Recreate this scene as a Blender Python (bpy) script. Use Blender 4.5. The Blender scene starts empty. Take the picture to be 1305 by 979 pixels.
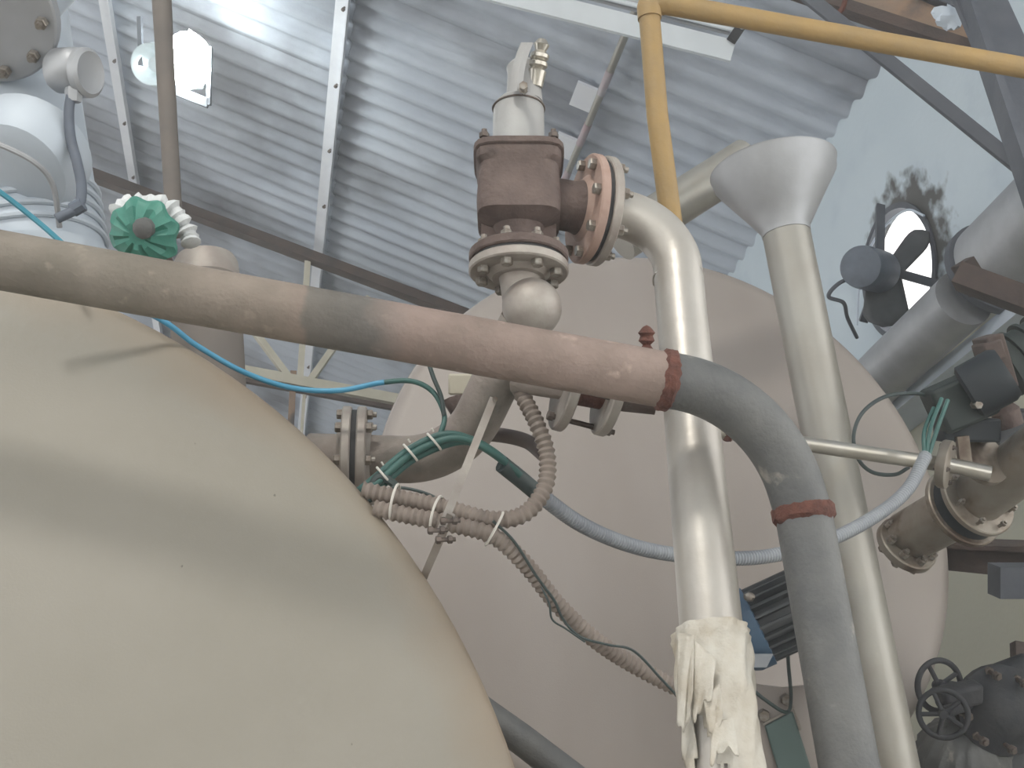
import bpy, math, random
import numpy as np
from mathutils import Vector, Matrix

# ---------------------------------------------------------------- camera, world, lights, exposure
FOC, CX, CY = 1500.0, 652.5, 489.5          # focal length and centre in pixels of the 1305 x 979 frame
AZ, PITCH, ROLL = (math.radians(a) for a in (13.6, 23.6, 5.7))
CAM = np.array([0.0, 0.0, 1.75])
hd = np.array([math.sin(AZ), math.cos(AZ), 0]); rt0 = np.array([math.cos(AZ), -math.sin(AZ), 0]); zz = np.array([0, 0, 1.0])
FW = hd * math.cos(PITCH) + zz * math.sin(PITCH)
up0 = -hd * math.sin(PITCH) + zz * math.cos(PITCH)
RT = math.cos(ROLL) * rt0 - math.sin(ROLL) * up0
UP = math.sin(ROLL) * rt0 + math.cos(ROLL) * up0
scene = bpy.context.scene
col = scene.collection
cam_data = bpy.data.cameras.new('camera'); cam = bpy.data.objects.new('camera', cam_data); col.objects.link(cam)
cam_data.sensor_fit = 'HORIZONTAL'; cam_data.sensor_width = 36.0; cam_data.lens = 36.0 * FOC / 1305.0
cam_data.clip_start = 0.05; cam_data.clip_end = 200
M = Matrix.Identity(4)
for i in range(3):
    M[i][0], M[i][1], M[i][2], M[i][3] = RT[i], UP[i], -FW[i], CAM[i]
cam.matrix_world = M
scene.camera = cam
world = bpy.data.worlds.new('overcast_sky'); scene.world = world; world.use_nodes = True
bg = world.node_tree.nodes['Background']
bg.inputs['Color'].default_value = (0.97, 0.97, 0.96, 1); bg.inputs['Strength'].default_value = 1.0
scene.view_settings.view_transform = 'Standard'; scene.view_settings.look = 'None'
scene.view_settings.gamma = 1.0; scene.view_settings.use_curve_mapping = False
scene.view_settings.exposure = 1.5
hb_data = bpy.data.lights.new('high_bay_lamp', 'AREA'); hb_data.shape = 'DISK'; hb_data.size = .9; hb_data.energy = 75; hb_data.color = (1.0, .97, .9)
hb_lamp = bpy.data.objects.new('high_bay_lamp', hb_data); col.objects.link(hb_lamp)
hb_pos = Vector((-1.24, -1.79, 7.44)); hb_lamp.location = hb_pos; hb_lamp.rotation_euler = (Vector((-.4, 2.4, 2)) - hb_pos).to_track_quat('-Z', 'Y').to_euler()
scene.cycles.max_bounces = 8; scene.cycles.diffuse_bounces = 6

# ---------------------------------------------------------------- helpers
def ray(x, y): return FW + (x - CX) / FOC * RT - (y - CY) / FOC * UP
def P(x, y, d): return CAM + d * ray(x, y)             # world point d metres deep
def on_y(x, y, Y): r = ray(x, y); return CAM + r * (Y - CAM[1]) / r[1]
def on_x(x, y, X): r = ray(x, y); return CAM + r * (X - CAM[0]) / r[0]
def W(px, d): return px * d / FOC                      # pixel length to metres
def nrm(v): v = np.asarray(v, float); return v / np.linalg.norm(v)
def frame(ax, hint=None):
    ax = nrm(ax)
    h = np.array([0, 0, 1.0]) if hint is None else np.asarray(hint, float)
    if abs(np.dot(nrm(h), ax)) > 0.97: h = np.array([1.0, 0, 0])
    u = nrm(np.cross(h, ax)); return u, np.cross(ax, u), ax

class MB:
    def __init__(s): s.v = []; s.f = []
    def ring(s, c, u, w, r, seg, sq=0):
        i0 = len(s.v)
        for k in range(seg):
            a = 2 * math.pi * k / seg; ca, sa = math.cos(a), math.sin(a); rr = r
            if sq: rr = r / (abs(ca) ** sq + abs(sa) ** sq) ** (1.0 / sq)
            s.v.append(c + rr * (ca * u + sa * w))
        return i0
    def bridge(s, a, b, seg, closed=True):
        for k in range(seg if closed else seg - 1):
            k2 = (k + 1) % seg; s.f.append((a + k, a + k2, b + k2, b + k))
    def tube(s, pts, r, seg=16, caps=True, loop=False):
        pts = [np.asarray(p, float) for p in pts]; n = len(pts)
        rs = list(r) if hasattr(r, '__len__') else [r] * n
        u = None; rings = []
        for i in range(n):
            if loop: t = nrm(pts[(i + 1) % n] - pts[i - 1])
            else: t = nrm(pts[min(i + 1, n - 1)] - pts[max(i - 1, 0)])
            if u is None: u, w, _ = frame(t)
            else:
                u = nrm(u - np.dot(u, t) * t); w = np.cross(t, u)
            rings.append(s.ring(pts[i], u, w, rs[i], seg))
        for a, b in zip(rings, rings[1:]): s.bridge(a, b, seg)
        if loop: s.bridge(rings[-1], rings[0], seg)
        elif caps:
            s.f.append(tuple(range(rings[0], rings[0] + seg))[::-1]); s.f.append(tuple(range(rings[-1], rings[-1] + seg)))
        return s
    def lathe(s, o, ax, prof, seg=24, sq=0, hint=None, sqs=None, loop=False):
        o = np.asarray(o, float); u, w, ax = frame(ax, hint); rings = []
        for i, (r, h) in enumerate(prof):
            c = o + ax * h
            if r <= 1e-6: s.v.append(c); rings.append((len(s.v) - 1, 1))
            else: rings.append((s.ring(c, u, w, r, seg, sqs[i] if sqs else sq), seg))
        for (a, na), (b, nb) in zip(rings, rings[1:]):
            if na == 1 and nb > 1:
                for k in range(seg): s.f.append((a, b + (k + 1) % seg, b + k))
            elif nb == 1 and na > 1:
                for k in range(seg): s.f.append((b, a + k, a + (k + 1) % seg))
            elif na > 1: s.bridge(a, b, seg)
        if loop: s.bridge(rings[-1][0], rings[0][0], seg); return s
        if rings[0][1] > 1: s.f.append(tuple(range(rings[0][0], rings[0][0] + seg))[::-1])
        if rings[-1][1] > 1: s.f.append(tuple(range(rings[-1][0], rings[-1][0] + seg)))
        return s
    def box(s, c, a, b, h):                              # centre and three half-extent vectors
        c, a, b, h = (np.asarray(q, float) for q in (c, a, b, h)); i = len(s.v)
        for x in (-1, 1):
            for y in (-1, 1):
                for z in (-1, 1): s.v.append(c + x * a + y * b + z * h)
        for q in ((0, 1, 3, 2), (4, 6, 7, 5), (0, 4, 5, 1), (2, 3, 7, 6), (0, 2, 6, 4), (1, 5, 7, 3)):
            s.f.append(tuple(i + k for k in q))
        return s
    def bar(s, p, q, wid, thick, hint=None):             # rectangular bar from p to q
        p, q = np.asarray(p, float), np.asarray(q, float); u, w, ax = frame(q - p, hint)
        return s.box((p + q) / 2, u * wid / 2, w * thick / 2, (q - p) / 2)
    def blob(s, c, rad, seed, seg=12, rows=8, amp=.25):
        rnd = random.Random(seed); c = np.asarray(c, float); rad = np.asarray(rad, float)
        ph = [rnd.uniform(0, 6.28) for _ in range(6)]; rings = []
        for j in range(rows + 1):
            th = math.pi * j / rows; i0 = len(s.v)
            for k in range(seg):
                a = 2 * math.pi * k / seg
                m = 1 + amp * (.5 * math.sin(3 * a + ph[0] + 2 * th) + .5 * math.sin(4 * th + ph[1] + 2 * a))
                dv = np.array([math.sin(th) * math.cos(a), math.sin(th) * math.sin(a), math.cos(th)])
                s.v.append(c + m * (RT * dv[0] * rad[0] + UP * dv[2] * rad[1] + FW * dv[1] * rad[2]))
            rings.append(i0)
        for a, b in zip(rings, rings[1:]): s.bridge(a, b, seg)
        return s
    def grid(s, fn, nu, nv):
        i0 = len(s.v)
        for j in range(nv + 1):
            for i in range(nu + 1): s.v.append(np.asarray(fn(i / nu, j / nv), float))
        for j in range(nv):
            for i in range(nu):
                a = i0 + j * (nu + 1) + i; s.f.append((a, a + 1, a + nu + 2, a + nu + 1))
        return s

def smooth(pts, n=8):
    """Catmull-Rom through world points"""
    p = [np.asarray(q, float) for q in pts]; p = [2 * p[0] - p[1]] + p + [2 * p[-1] - p[-2]]; out = []
    for i in range(1, len(p) - 2):
        for k in range(n):
            t = k / n; a, b, c, d = p[i - 1], p[i], p[i + 1], p[i + 2]
            out.append(.5 * ((2 * b) + (c - a) * t + (2 * a - 5 * b + 4 * c - d) * t * t + (3 * b - 3 * c + d - a) * t ** 3))
    out.append(p[-2]); return out
def resample(pts, step):
    pts = np.array(pts); seg = np.linalg.norm(np.diff(pts, axis=0), axis=1); L = np.concatenate([[0], np.cumsum(seg)])
    n = max(2, int(L[-1] / step)); t = np.linspace(0, L[-1], n + 1)
    return [np.array([np.interp(q, L, pts[:, i]) for i in range(3)]) for q in t]
def fillet(pts, rad, n=10):
    pts = [np.asarray(p, float) for p in pts]; out = [pts[0]]
    for i in range(1, len(pts) - 1):
        a, b, c = pts[i - 1], pts[i], pts[i + 1]; u, w = nrm(a - b), nrm(c - b)
        ang = math.acos(max(-1, min(1, float(np.dot(u, w)))))
        t = rad / math.tan(ang / 2); t = min(t, .95 * np.linalg.norm(a - b), .95 * np.linalg.norm(c - b))
        r = t * math.tan(ang / 2); cen = b + nrm(u + w) * r / math.sin(ang / 2)
        e1 = nrm(b + u * t - cen); e3 = b + w * t - cen; e2 = nrm(e3 - np.dot(e3, e1) * e1); tot = math.pi - ang
        for k in range(n + 1):
            q = tot * k / n; out.append(cen + r * (math.cos(q) * e1 + math.sin(q) * e2))
    out.append(pts[-1]); return out
def pix(*t): return [P(*q) for q in t]

def thing(name, label, cat, loc, group=None):
    o = bpy.data.objects.new(name, None); o.empty_display_size = .05; o.location = Vector(loc); col.objects.link(o)
    o['label'] = label; o['category'] = cat
    if group: o['group'] = group
    return o
def root_loc(p):
    v = Vector((0, 0, 0))
    while p is not None: v = v + p.location; p = p.parent
    return v
def obj(name, mb, mat, parent=None, label=None, cat=None, group=None, kind=None, bevel=0, flat=False, ang=.65):
    if parent is not None: org = root_loc(parent)
    else: org = Vector(np.mean(np.array(mb.v), axis=0))
    me = bpy.data.meshes.new(name)
    me.from_pydata([tuple(float(x - y) for x, y in zip(q, org)) for q in mb.v], [], mb.f)
    me.validate(); me.update()
    import bmesh
    bm = bmesh.new(); bm.from_mesh(me); bmesh.ops.recalc_face_normals(bm, faces=bm.faces); bm.to_mesh(me); bm.free()
    me.materials.append(mat)
    if not flat:
        me.polygons.foreach_set('use_smooth', [True] * len(me.polygons)); me.set_sharp_from_angle(angle=ang)
    o = bpy.data.objects.new(name, me); col.objects.link(o)
    if parent is not None: o.parent = parent
    else: o.location = org
    if label: o['label'] = label
    if cat: o['category'] = cat
    if group: o['group'] = group
    if kind: o['kind'] = kind
    if bevel:
        b = o.modifiers.new('bevel', 'BEVEL'); b.width = bevel; b.segments = 2; b.limit_method = 'ANGLE'
    return o
def struct(name, mb, mat, parent=None, **k): return obj(name, mb, mat, parent, kind='structure' if parent is None else None, **k)

def srgb(r, g, b):
    f = lambda c: (c / 255) / 12.92 if c / 255 <= .04045 else ((c / 255 + .055) / 1.055) ** 2.4
    return (f(r), f(g), f(b), 1)
def material(name, c1, c2=None, scale=6, rough=.6, metal=0, bump=0, bscale=60, c3=None, s3=14, t3=(.58, .7), stretch=None, emit=None, spec=.5, world=False):
    m = bpy.data.materials.new(name); m.use_nodes = True; nt = m.node_tree; n = nt.nodes; L = nt.links
    b = n['Principled BSDF']; b.inputs['Roughness'].default_value = rough; b.inputs['Metallic'].default_value = metal
    b.inputs['Specular IOR Level'].default_value = spec
    tc = n.new('ShaderNodeTexCoord'); src = tc.outputs['Object']
    if world: src = n.new('ShaderNodeNewGeometry').outputs['Position']
    if stretch:
        mp = n.new('ShaderNodeMapping'); mp.inputs['Scale'].default_value = stretch; L.new(src, mp.inputs['Vector']); src = mp.outputs['Vector']
    out = None
    if c2:
        nz = n.new('ShaderNodeTexNoise'); nz.inputs['Scale'].default_value = scale; nz.inputs['Detail'].default_value = 6; nz.inputs['Roughness'].default_value = .6
        L.new(src, nz.inputs['Vector'])
        rp = n.new('ShaderNodeValToRGB'); rp.color_ramp.elements[0].position = .34; rp.color_ramp.elements[1].position = .66
        rp.color_ramp.elements[0].color = c1; rp.color_ramp.elements[1].color = c2
        L.new(nz.outputs['Fac'], rp.inputs['Fac']); out = rp.outputs['Color']
        if c3:
            n3 = n.new('ShaderNodeTexNoise'); n3.inputs['Scale'].default_value = s3; n3.inputs['Detail'].default_value = 8; L.new(src, n3.inputs['Vector'])
            r3 = n.new('ShaderNodeMapRange'); r3.inputs['From Min'].default_value = t3[0]; r3.inputs['From Max'].default_value = t3[1]
            L.new(n3.outputs['Fac'], r3.inputs['Value'])
            mx = n.new('ShaderNodeMix'); mx.data_type = 'RGBA'; L.new(r3.outputs['Result'], mx.inputs['Factor'])
            L.new(out, mx.inputs['A']); mx.inputs['B'].default_value = c3; out = mx.outputs['Result']
        L.new(out, b.inputs['Base Color'])
    else: b.inputs['Base Color'].default_value = c1
    if bump:
        nb = n.new('ShaderNodeTexNoise'); nb.inputs['Scale'].default_value = bscale; nb.inputs['Detail'].default_value = 4; L.new(tc.outputs['Object'], nb.inputs['Vector'])
        bp = n.new('ShaderNodeBump'); bp.inputs['Strength'].default_value = bump; bp.inputs['Distance'].default_value = .01
        L.new(nb.outputs['Fac'], bp.inputs['Height']); L.new(bp.outputs['Normal'], b.inputs['Normal'])
    if emit:
        b.inputs['Emission Color'].default_value = emit[0]; b.inputs['Emission Strength'].default_value = emit[1]
    return m

mat = {}
mat['tank_olive'] = material('olive_grey_tank_paint', srgb(135, 130, 119), srgb(142, 137, 127), 1.6, .55, .0, .05, 200, srgb(96, 90, 82), 42, (.745, .77))
mat['tank_rim'] = material('rust_tinted_tank_edge', srgb(150, 138, 118), srgb(138, 112, 86), 9, .6, 0, .05, 120)
mat['tank_grey'] = material('warm_grey_tank_paint', srgb(153, 144, 137), srgb(161, 153, 147), 2.0, .5, .05, .05, 200, srgb(120, 112, 106), 40, (.74, .79), (1, 1, .3))
mat['pipe_brown'] = material('faded_brown_pipe_primer', srgb(150, 138, 132), srgb(134, 126, 117), 7, .75, 0, .25, 90, srgb(104, 100, 94), 5, (.58, .72))
mat['pipe_dark'] = material('dull_dark_galvanised', srgb(90, 91, 91), srgb(108, 108, 106), 8, .62, .25, .2, 90, srgb(150, 146, 138), 16, (.66, .75))
mat['pipe_silver'] = material('dull_silver_pipe', srgb(172, 166, 158), srgb(186, 182, 175), 5, .42, .45, .08, 60, srgb(150, 138, 124), 6, (.6, .74))
mat['pipe_silver2'] = material('stained_silver_pipe', srgb(148, 144, 136), srgb(160, 158, 151), 4, .42, .45, .06, 60, srgb(150, 144, 132), 5, (.56, .72))
mat['galv'] = material('grey_galvanised_sheet', srgb(152, 153, 155), srgb(168, 170, 173), 5, .5, .4, .05, 80)
mat['cast_brown'] = material('rusty_brown_casting', srgb(88, 75, 70), srgb(107, 92, 86), 14, .75, .1, .4, 70, srgb(70, 60, 56), 9, (.58, .7))
mat['rust'] = material('rust_weld', srgb(78, 50, 43), srgb(104, 66, 55), 40, .9, 0, .7, 90)
mat['flange_pale'] = material('pale_flange_steel', srgb(166, 160, 152), srgb(148, 138, 131), 12, .55, .35, .15, 60)
mat['flange_pink'] = material('pinkish_flange_primer', srgb(170, 146, 134), srgb(156, 130, 118), 16, .7, .1, .2, 70)
mat['gasket'] = material('black_gasket', srgb(52, 52, 54), srgb(62, 62, 62), 20, .8)
mat['bolt'] = material('zinc_bolt', srgb(158, 154, 146), srgb(120, 108, 98), 60, .45, .6)
mat['bolt_dark'] = material('dark_bolt', srgb(84, 78, 74), srgb(110, 98, 90), 60, .6, .4)
mat['bonnet'] = material('pale_grey_bonnet_paint', srgb(160, 160, 158), srgb(150, 148, 146), 9, .6, .1, .1, 80)
mat['yellow'] = material('dusty_yellow_pipe_paint', srgb(156, 128, 80), srgb(142, 119, 81), 9, .6, 0, .15, 80, srgb(138, 120, 90), 7, (.62, .76))
mat['roof'] = material('grey_asbestos_sheet', srgb(174, 182, 194), srgb(190, 197, 207), 1.2, .85, 0, .2, 60, srgb(112, 114, 120), .55, (.47, .66), world=True)
mat['concrete'] = material('pale_concrete', srgb(158, 156, 150), srgb(170, 168, 162), 2, .9, 0, .2, 30)
mat['plaster'] = None
mat['steel_dark'] = material('dark_painted_steel', srgb(74, 78, 86), srgb(90, 93, 99), 5, .7, .1, .1, 50)
mat['steel_brown'] = material('brown_rusty_steel', srgb(68, 60, 57), srgb(86, 72, 65), 6, .85, 0, .3, 50)
mat['steel_nozzle'] = material('dull_grey_brown_steel', srgb(104, 98, 93), srgb(116, 108, 101), 6, .7)
mat['rusty_beam'] = material('rust_streaked_beam', srgb(128, 112, 100), srgb(150, 122, 98), 5, .85, 0, .2, 40, srgb(82, 78, 78), 4, (.55, .7))
mat['cream'] = material('cream_paint', srgb(176, 170, 152), srgb(190, 184, 168), 5, .7, 0, .1, 40)
mat['purlin'] = material('whitish_purlin_paint', srgb(214, 217, 224), srgb(222, 225, 230), 6, .7)
mat['pinkrod'] = material('pink_banded_pipe', srgb(170, 168, 172), srgb(150, 120, 124), 2.2, .6)
mat['hose'] = material('beige_corrugated_hose', srgb(138, 127, 118), srgb(120, 109, 101), 12, .6)
mat['conduit'] = material('grey_flexible_conduit', srgb(128, 132, 138), srgb(142, 146, 150), 12, .5)
mat['rubber'] = material('dark_brown_rubber', srgb(96, 86, 82), srgb(108, 98, 92), 12, .6)
mat['cable_green'] = material('dark_green_cable', srgb(46, 84, 80), srgb(62, 100, 94), 12, .45)
mat['cable_dark'] = material('dark_cable', srgb(52, 62, 62), srgb(62, 74, 72), 12, .5)
mat['cable_blue'] = material('sky_blue_cable', srgb(70, 142, 176), srgb(86, 156, 190), 8, .45)
mat['cable_teal'] = material('teal_cable', srgb(44, 116, 134), srgb(52, 126, 142), 8, .45)
mat['tie'] = material('white_cable_tie', srgb(206, 202, 194), None, rough=.5)
mat['white'] = material('white_enamel', srgb(214, 220, 224), srgb(204, 210, 214), 6, .5)
mat['white_strip'] = material('white_painted_edge', srgb(196, 206, 216), srgb(184, 194, 206), 6, .7)
mat['wrap'] = material('dirty_white_wrap', srgb(192, 188, 178), srgb(172, 163, 148), 12, .6, 0, .4, 60, srgb(160, 146, 124), 9, (.6, .75))
mat['rag'] = material('white_cloth', srgb(214, 216, 216), srgb(196, 198, 198), 12, .8, 0, .4, 60)
mat['green'] = material('green_handwheel_paint', srgb(56, 118, 104), srgb(74, 136, 120), 12, .55, 0, .15, 70)
mat['act'] = material('dark_green_actuator_paint', srgb(28, 38, 36), srgb(38, 48, 45), 8, .6)
mat['act_blue'] = material('dark_blue_actuator_paint', srgb(24, 31, 36), srgb(32, 39, 44), 8, .6)
mat['teal'] = material('teal_green_panel', srgb(92, 110, 108), srgb(100, 118, 116), 6, .6)
mat['blue'] = material('blue_motor_paint', srgb(58, 82, 104), srgb(66, 90, 112), 6, .5)
mat['motor_dark'] = material('dark_motor_casting', srgb(54, 57, 60), srgb(70, 72, 73), 9, .6)
mat['black_iron'] = material('black_iron', srgb(44, 46, 50), srgb(58, 58, 60), 14, .7, .1, .3, 60)
mat['silver_col'] = material('silver_cladding', srgb(176, 185, 194), srgb(188, 196, 204), 3, .6, .15, .05, 60)
mat['steel_bright'] = material('bright_stainless', srgb(186, 182, 174), srgb(170, 164, 152), 9, .28, .8)
mat['steel_dirty'] = material('dirty_stainless', srgb(150, 144, 134), srgb(132, 120, 108), 9, .45, .5, .1, 60, srgb(92, 78, 66), 9, (.56, .7))
mat['lamp_glass'] = material('glowing_lamp_lens', (1, 1, 1, 1), emit=((.93, 1, .98, 1), 30))
mat['lamp_body'] = material('lamp_reflector', srgb(176, 186, 190), srgb(150, 158, 162), 8, .35, .5)
mat['fan_blade'] = material('grey_fan_blade', srgb(92, 94, 96), srgb(74, 76, 78), 8, .6)
mat['fan_motor'] = material('blue_grey_motor', srgb(98, 106, 118), srgb(84, 90, 100), 8, .6)

def plaster(name):
    m = material(name, srgb(182, 194, 202), srgb(190, 201, 208), 1.1, .9, 0, .2, 25, srgb(174, 186, 196), 3, (.55, .75))
    nt = m.node_tree; n = nt.nodes; L = nt.links; b = n['Principled BSDF']
    cur = b.inputs['Base Color'].links[0].from_socket
    geo = n.new('ShaderNodeNewGeometry'); sp = n.new('ShaderNodeSeparateXYZ'); L.new(geo.outputs['Position'], sp.inputs['Vector'])
    # lower part painted cream
    ma = n.new('ShaderNodeMapRange'); ma.inputs['From Min'].default_value = 4.5; ma.inputs['From Max'].default_value = 4.54; L.new(sp.outputs['Z'], ma.inputs['Value'])
    mx = n.new('ShaderNodeMix'); mx.data_type = 'RGBA'; L.new(ma.outputs['Result'], mx.inputs['Factor'])
    mx.inputs['A'].default_value = srgb(206, 204, 188); L.new(cur, mx.inputs['B'])
    # soot blown around the fan hole
    fc = FANC; ds = n.new('ShaderNodeVectorMath'); ds.operation = 'DISTANCE'; L.new(geo.outputs['Position'], ds.inputs[0]); ds.inputs[1].default_value = (4.0, fc[1] - .12, fc[2] + .07)
    nz = n.new('ShaderNodeTexNoise'); nz.inputs['Scale'].default_value = 9; nz.inputs['Detail'].default_value = 6; L.new(geo.outputs['Position'], nz.inputs['Vector'])
    ad = n.new('ShaderNodeMath'); ad.operation = 'MULTIPLY_ADD'; L.new(nz.outputs['Fac'], ad.inputs[0]); ad.inputs[1].default_value = .55; L.new(ds.outputs['Value'], ad.inputs[2])
    mr = n.new('ShaderNodeMapRange'); mr.inputs['From Min'].default_value = .81; mr.inputs['From Max'].default_value = .67; L.new(ad.outputs[0], mr.inputs['Value'])
    m2 = n.new('ShaderNodeMix'); m2.data_type = 'RGBA'; L.new(mr.outputs['Result'], m2.inputs['Factor']); L.new(mx.outputs['Result'], m2.inputs['A']); m2.inputs['B'].default_value = srgb(84, 84, 82)
    L.new(m2.outputs['Result'], b.inputs['Base Color'])
    return m

# hexagonal bolt with nut shared by every bolt object
_bolt = {}
def bolt_mesh(r, length, m):
    key = (round(r, 4), round(length, 3), m)
    if key not in _bolt:
        b = MB(); z = (0, 0, 1)
        b.lathe((0, 0, -length / 2 - r * 1.1), z, [(r * .85, 0), (r, r * .2), (r, r * 1.1)], 6)
        b.lathe((0, 0, length / 2), z, [(r, 0), (r, r * .9), (r * .85, r * 1.1)], 6)
        b.lathe((0, 0, -length / 2), z, [(r * .55, 0), (r * .55, length + r * 1.8)], 8)
        me = bpy.data.meshes.new('bolt'); me.from_pydata([tuple(map(float, q)) for q in b.v], [], b.f); me.update(); me.materials.append(mat[m]); _bolt[key] = me
    return _bolt[key]
def bolt(parent, pos, ax, r, length, m='bolt', name='bolt'):
    o = bpy.data.objects.new(name, bolt_mesh(r, length, m)); col.objects.link(o); o.parent = parent
    u, w, a = frame(ax); q = Matrix.Identity(4); p = Vector(pos) - root_loc(parent)
    for i in range(3): q[i][0], q[i][1], q[i][2], q[i][3] = u[i], w[i], a[i], p[i]
    o.matrix_local = q; return o
def flange_pair(parent, c, ax, r, bore, t, gap, m1, m2, n=8, br=.012, bm_='bolt', phase=0, bc=.78, mg='gasket'):
    """two bolted discs with a gasket; c is the joint plane, ax points from the first disc to the second"""
    c = np.asarray(c, float); ax = nrm(ax)
    for sgn, m in ((-1, m1), (1, m2)):
        a = ax * sgn
        obj('flange', MB().lathe(c + a * gap / 2, a, [(bore * .8, 0), (r * .97, 0), (r, t * .15), (r, t * .85), (r * .97, t), (bore * 1.35, t), (bore * 1.12, t * 1.5), (bore * .8, t * 1.5)], 40), mat[m], parent)
    obj('gasket', MB().lathe(c - ax * gap / 2, ax, [(r * .93, 0), (r * .93, gap)], 32), mat[mg], parent)
    u, w, _ = frame(ax)
    for k in range(n):
        a = 2 * math.pi * (k + phase) / n
        bolt(parent, c + r * bc * (math.cos(a) * u + math.sin(a) * w), ax, br, gap + 2 * t, bm_)

# ---------------------------------------------------------------- the setting
FANC = on_x(1146, 346, 4.0)
WX, EAVE = 4.0, 6.42
al = math.radians(25); SD = np.array([math.cos(al), 0, -math.sin(al)]); SN = np.array([math.sin(al), 0, math.cos(al)])
E0 = np.array([WX, 0, EAVE])
Y_NEAR, Y_FAR = -4.0, 24.0
XR = -7.0; RIDGE = EAVE + (WX - XR) * math.tan(al)
def roof_pt(s, y, off=0): return E0 + np.array([0, y, 0]) + SD * s + SN * off      # s negative up the slope
mat['plaster'] = plaster('stained_white_plaster')

struct('floor', MB().box((-5.5, 10, -.1), (10.5, 0, 0), (0, 15, 0), (0, 0, .1)), mat['concrete'])
# right wall: round fan hole, near end is a wide doorway opening
HR = .41
def wall_with_hole():
    b = MB(); T = .09; fy, fz = FANC[1], FANC[2]; n = 40
    for x in (WX, WX + T):
        i0 = len(b.v)
        for k in range(n):
            a = 2 * math.pi * k / n + math.pi / 4; b.v.append(np.array([x, fy + HR * math.cos(a), fz + HR * math.sin(a)]))
        for k in range(n):
            a = 2 * math.pi * k / n + math.pi / 4; m = max(abs(math.cos(a)), abs(math.sin(a)))
            b.v.append(np.array([x, fy + .8 * math.cos(a) / m, fz + .8 * math.sin(a) / m]))
        b.bridge(i0, i0 + n, n)
    b.bridge(0, 2 * n, n)
    y0, y1, z0, z1 = fy - .8, fy + .8, fz - .8, fz + .8
    top = EAVE + .12; c = lambda ya, yb, za, zb: b.box((WX + T / 2, (ya + yb) / 2, (za + zb) / 2), (T / 2, 0, 0), (0, (yb - ya) / 2, 0), (0, 0, (zb - za) / 2))
    c(2.2, y0, 0, top); c(y1, Y_FAR, 0, top); c(y0, y1, 0, z0); c(y0, y1, z1, top); c(Y_NEAR, 2.2, 5.0, top)
    return b
struct('wall_right', wall_with_hole(), mat['plaster'], flat=True)
struct('wall_back', MB().box(((XR * 2 - WX + WX) / 2, Y_FAR + .1, 3.2), ((WX - XR), 0, 0), (0, .1, 0), (0, 0, 3.2)), mat['plaster'], flat=True)
front = MB(); front.box((-1.5, -4.1, 8.0), (5.5, 0, 0), (0, .1, 0), (0, 0, 3.8)); front.box((-6.6, -4.1, 2.1), (.4, 0, 0), (0, .1, 0), (0, 0, 2.1)); front.box((3.6, -4.1, 2.1), (.4, 0, 0), (0, .1, 0), (0, 0, 2.1))  # unseen front wall added to hold back daylight on the tank ends
front.box((-1.5, -4.1, .75), (5.5, 0, 0), (0, .1, 0), (0, 0, .75))  # half wall added to block low light
struct('wall_front_blocker', front, mat['plaster'], flat=True)

ceiling = struct('ceiling', MB().box(((XR * 2 - WX + XR) / 2, 10, (RIDGE + EAVE) / 2 + .06), ((WX - XR) / 2, 0, -(WX - XR) / 2 * -math.tan(al)), (0, 14, 0), (0, 0, .02)), mat['roof'])
# corrugated sheets on the slope in view: every sheet a part of the ceiling
PITCHW, AMP, SL, NW = .215, .024, 2.03, 5
def sheet_mesh():
    b = MB(); n = NW * 8; hl = SL / 2 + .07
    for off in (0, .008):
        for sgn in (-1, 1):
            for k in range(n + 1):
                y = (k / 8 - NW / 2) * PITCHW; q = AMP * math.cos(2 * math.pi * k / 8)
                b.v.append(SD * hl * sgn + np.array([0, y, 0]) + SN * (q + off))
    m = n + 1
    for k in range(n):
        b.f.append((k, k + 1, m + k + 1, m + k)); b.f.append((2 * m + k, 3 * m + k, 3 * m + k + 1, 2 * m + k + 1))
        b.f.append((k, 2 * m + k, 2 * m + k + 1, k + 1)); b.f.append((m + k, m + k + 1, 3 * m + k + 1, 3 * m + k))
    me = bpy.data.meshes.new('roof_sheet'); me.from_pydata([tuple(map(float, v)) for v in b.v], [], b.f); me.update(); me.materials.append(mat['roof'])
    me.polygons.foreach_set('use_smooth', [True] * len(me.polygons)); me.set_sharp_from_angle(angle=1.0); return me
sm = sheet_mesh(); cl = ceiling.location
rnd = random.Random(4)
for row in range(6):
    s = .39 - SL * (row + .5)
    y = -4.0
    while y < Y_FAR:
        o = bpy.data.objects.new('roof_sheet', sm); col.objects.link(o); o.parent = ceiling
        o.location = Vector(roof_pt(s, y + NW * PITCHW / 2, .05 + .012 * (row % 2) + rnd.uniform(-.003, .003))) - cl; y += NW * PITCHW
LAPS = [.39 - SL * k for k in range(1, 6)]

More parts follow.
